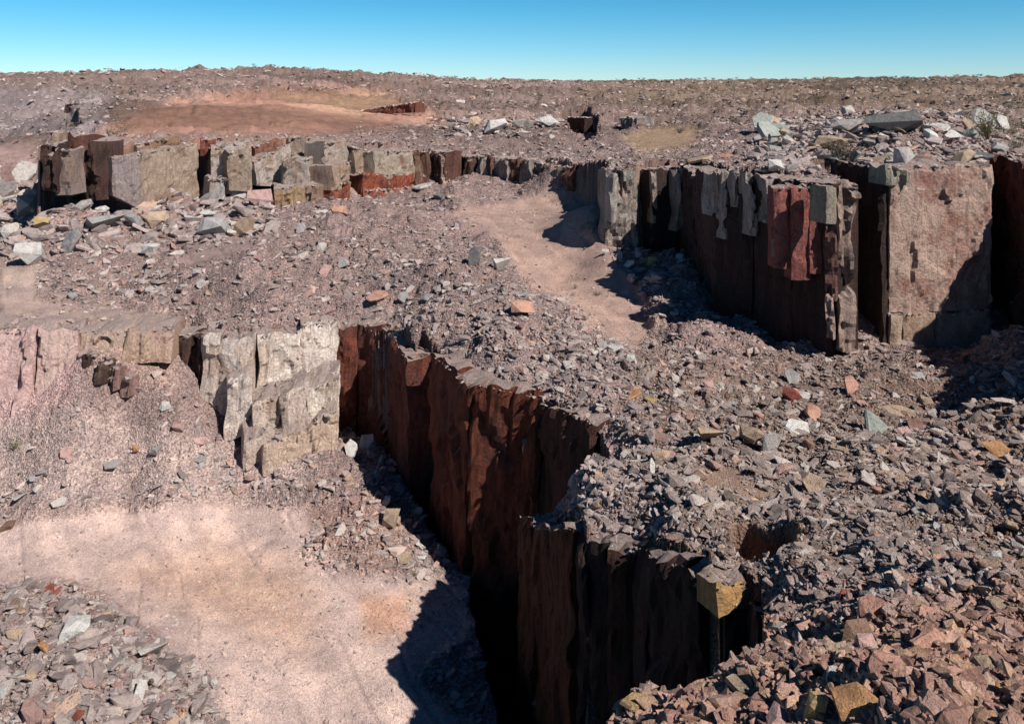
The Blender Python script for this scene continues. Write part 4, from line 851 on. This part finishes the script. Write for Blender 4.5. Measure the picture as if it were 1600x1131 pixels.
whats = [h[7] for h in HEROES]; cand = []
for poly, n, wr_, hues, grp, nm in AREAS:
    P_ = np.array(poly, float); k = 0
    while k < n:
        x, y = rs.uniform(P_[:, 0].min(), P_[:, 0].max()), rs.uniform(P_[:, 1].min(), P_[:, 1].max())
        if not inside(poly, np.array([x]), np.array([y]))[0]: continue
        w = wr_[0]+(wr_[1]-wr_[0])*rs.random()**(1.1 if grp in 'CN' else 1.8)
        if any(abs(x-h[0]) < (h[2]+w)*.5 and abs(y-h[1]) < (h[3]+w)*.5 for h in HEROES): k += .2; continue
        kd = rs.choice('bbbssu' if grp in 'CT' else ('bssssu' if grp in 'NL' else 'bbsssu')); cand.append((x, y, w, w*(.8 if kd == 'b' else .45 if kd == 's' else .9), kd, rs.choice(hues), grp, nm, wr_)); k += 1
pos, dist = hit([(c[0], c[1]-c[3]*.15) for c in cand]); made = 0
for i, c in enumerate(cand):
    x, y, w, h, kd, hue, grp, nm, wr_ = c
    gz = terrain(pos[i:i+1, 0], pos[i:i+1, 1], False); q = project(pos[i, 0], pos[i, 1], gz[0])
    if abs(q[1]-y) > 25: continue
    near = sorted(HEROES, key=lambda H: math.hypot(H[0]-x, (H[1]-y)*1.6)); lab = None
    for H in near[:7]:
        dx, dy = x-H[0], (y-H[1])*1.6
        rel = ('left of' if dx < 0 else 'right of') if abs(dx) > abs(dy) else ('behind' if dy < 0 else 'in front of')
        for tight in (0, 1):
            for shp in SHAPE[kd]:
                ref = H[7] if whats.count(H[7]) == 1 else H[7]+' '+H[8]
                t_ = '%s %s %s stone %s%s the %s' % (SIZE(w, *wr_), hue.replace('green', 'grey green'), shp, 'just ' if math.hypot(dx, dy) < 40 else '', rel, ref)
                if len(t_.split()) <= 16 and t_ not in used_labels: lab = t_; break
            if lab: break
        if lab: break
    if not lab: continue
    used_labels.add(lab); o = place_stone(x, y, w, h, kd, hue, rs.randrange(12), rs, pos[i], dist[i])
    tag(o, lab, 'boulder' if kd == 'b' else 'stone slab', Z[grp]); made += 1
print('auto stones', made)

# ------------------------------------------------------------------ bushes
def leaf_mat(name, c1, c2):
    m, N, L, B = newmat(name); g = N.new('ShaderNodeNewGeometry'); n = tex(N, L, 'n', 3, g.outputs['Position'], 3)
    L.new(mixc(N, L, c1, c2, ramp(N, L, n.outputs[0], [(.35, 0), (.65, 1)])), B.inputs['Base Color']); B.inputs['Roughness'].default_value = .7; return m
LEAF_G = leaf_mat('olive_leaves', (.085,.085,.03), (.17,.15,.06)); LEAF_B = leaf_mat('dry_twigs', (.10,.075,.045), (.19,.14,.09)); LEAF_F = leaf_mat('fresh_leaves', (.07,.11,.02), (.14,.18,.05))
BARK = leaf_mat('dry_bark', (.12,.09,.07), (.2,.16,.13))
def bush_geo(rs, w, h, n, ls):
    stems = []; V = []; F = []
    for k in range(14):
        a = rs.uniform(0, 6.283); sp = rs.uniform(.1, .5)*w; tip = Vector((math.cos(a)*sp, math.sin(a)*sp, h*rs.uniform(.55, 1)*(1-.35*(sp/w)**2))); stems.append(tip)
        r_ = .02*w; i0 = len(V)
        for q, rad in ((Vector((0, 0, -.1)), r_), (tip*.5+Vector((0, 0, h*.06)), r_*.6), (tip, r_*.2)):
            for j in range(4): V.append((q.x+math.cos(j*1.57)*rad, q.y+math.sin(j*1.57)*rad, q.z))
        for l in range(2):
            for j in range(4): F.append((i0+l*4+j, i0+l*4+(j+1) % 4, i0+l*4+4+(j+1) % 4, i0+l*4+4+j))
    LV = []; LF = []
    for k in range(n):
        t = rs.choice(stems)*rs.uniform(.3, 1.05); p = t+Vector((rs.gauss(0, .09)*w, rs.gauss(0, .09)*w, rs.gauss(0, .07)*h))
        if p.z < .02: continue
        d1 = Vector((rs.gauss(0, 1), rs.gauss(0, 1), rs.gauss(.5, 1))).normalized()*ls*rs.uniform(.6, 1.3); d2 = Vector((rs.gauss(0, 1), rs.gauss(0, 1), rs.gauss(0, 1))).normalized()*ls*.45
        i0 = len(LV); LV += [tuple(p-d1*.5), tuple(p+d2*.5), tuple(p+d1*.5), tuple(p-d2*.5)]; LF.append((i0, i0+1, i0+2, i0+3))
    return V, F, LV, LF
def bush(px, py, wpx, hpx, mat, label, grp, n=900):
    q, _ = hit([(px, py-1)]); x, y = q[0]; z = float(terrain(q[:, 0], q[:, 1])[0]); m = y/FPX
    o = bpy.data.objects.new('bush', None); COL.objects.link(o); o.location = (x, y, z); tag(o, label, 'bush', grp)
    V, F, LV, LF = bush_geo(rs, wpx*m, hpx*m, n, .055*wpx*m)
    link_mesh('stem', V, F, BARK, o); link_mesh('foliage', LV, LF, mat, o)
G = 'bushes on the upper plateau'
bush(1543, 224, 52, 52, LEAF_G, 'tall olive bush behind the right end of the upper boulder pile', G, 1500)
bush(1588, 240, 34, 44, LEAF_G, 'olive bush cut by the right edge of the picture above the pillar', G, 1000)
bush(1316, 266, 62, 34, LEAF_B, 'wide dry brown bush on the rim above the dark red slab face', G, 1500)
bush(1196, 208, 30, 18, LEAF_B, 'low brown bush left of the upper boulder pile', G, 600)
bush(1062, 208, 24, 12, LEAF_B, 'low dark bush behind the ochre sand patch on the plateau', G, 500)
bush(1150, 196, 26, 13, LEAF_G, 'low olive bush between the sand patch and the boulder pile', G, 500)
G = 'green tufts in the quarry'
bush(899, 450, 14, 8, LEAF_F, 'bright green tuft in the middle of the haul road', G, 300)
bush(934, 460, 22, 6, LEAF_F, 'flat green tuft at the right side of the haul road', G, 300)
bush(487, 770, 14, 12, LEAF_G, 'green tuft on the talus right of the left pit wall', G, 300)
bush(646, 898, 14, 12, LEAF_F, 'green tuft on the sandy floor near the black slot', G, 300)
bush(22, 700, 26, 18, LEAF_F, 'yellow green tuft at the left edge under the pink slope', G, 400)
bush(170, 218, 18, 16, LEAF_B, 'dry brown bush on the left bench above the big tan face', G, 400)
bush(262, 196, 16, 12, LEAF_B, 'dry bush at the edge of the smooth orange dome', G, 400)
# scrub dotted over the far plateau
scrub = bpy.data.collections.new('scrub_shapes')
for k in range(4):
    V, F, LV, LF = bush_geo(random.Random(k), 1.0, .7, 110, .16); me_ = bpy.data.meshes.new('scrub_shape'); me_.from_pydata(LV, [], LF); me_.materials.append([LEAF_G, LEAF_B][k % 2])
    scrub.objects.link(bpy.data.objects.new('scrub_shape_%d' % k, me_))
g = np.random.default_rng(5); n = 7000; a = g.uniform(-R(39), R(39), n); r = 1/g.uniform(1/900, 1/95, n); far = g.random(n) < .35; r = np.where(far, g.uniform(250, 800, n), r)
x, y = r*np.sin(a), r*np.cos(a); z = terrain(x, y); px, py = project(x, y, z)
dens = np.where(px > 680, .5, .12)+.5*(r > 280); dens = dens*sstep(-.25, .3, fbm2(x*.03, y*.03, 3, 91))*rough_mask(x, y, z)
keep = (g.random(n) < dens) & inside(up_poly, x, y) & (np.abs(px-905) > 60); x, y, z, r = x[keep], y[keep], z[keep], r[keep]; n = len(x); sz = g.uniform(.7, 1.9, n)*(.8+r/420)
scatter_obj('distant_scrub', np.c_[x, y, z], np.c_[sz, sz, sz*.8], np.c_[np.zeros(n), np.zeros(n), g.uniform(0, 6, n)], g.integers(0, 4, n).astype(np.int32), np.full((n, 3), .1), scatter_group(scrub))
print('scrub', n, 'done')
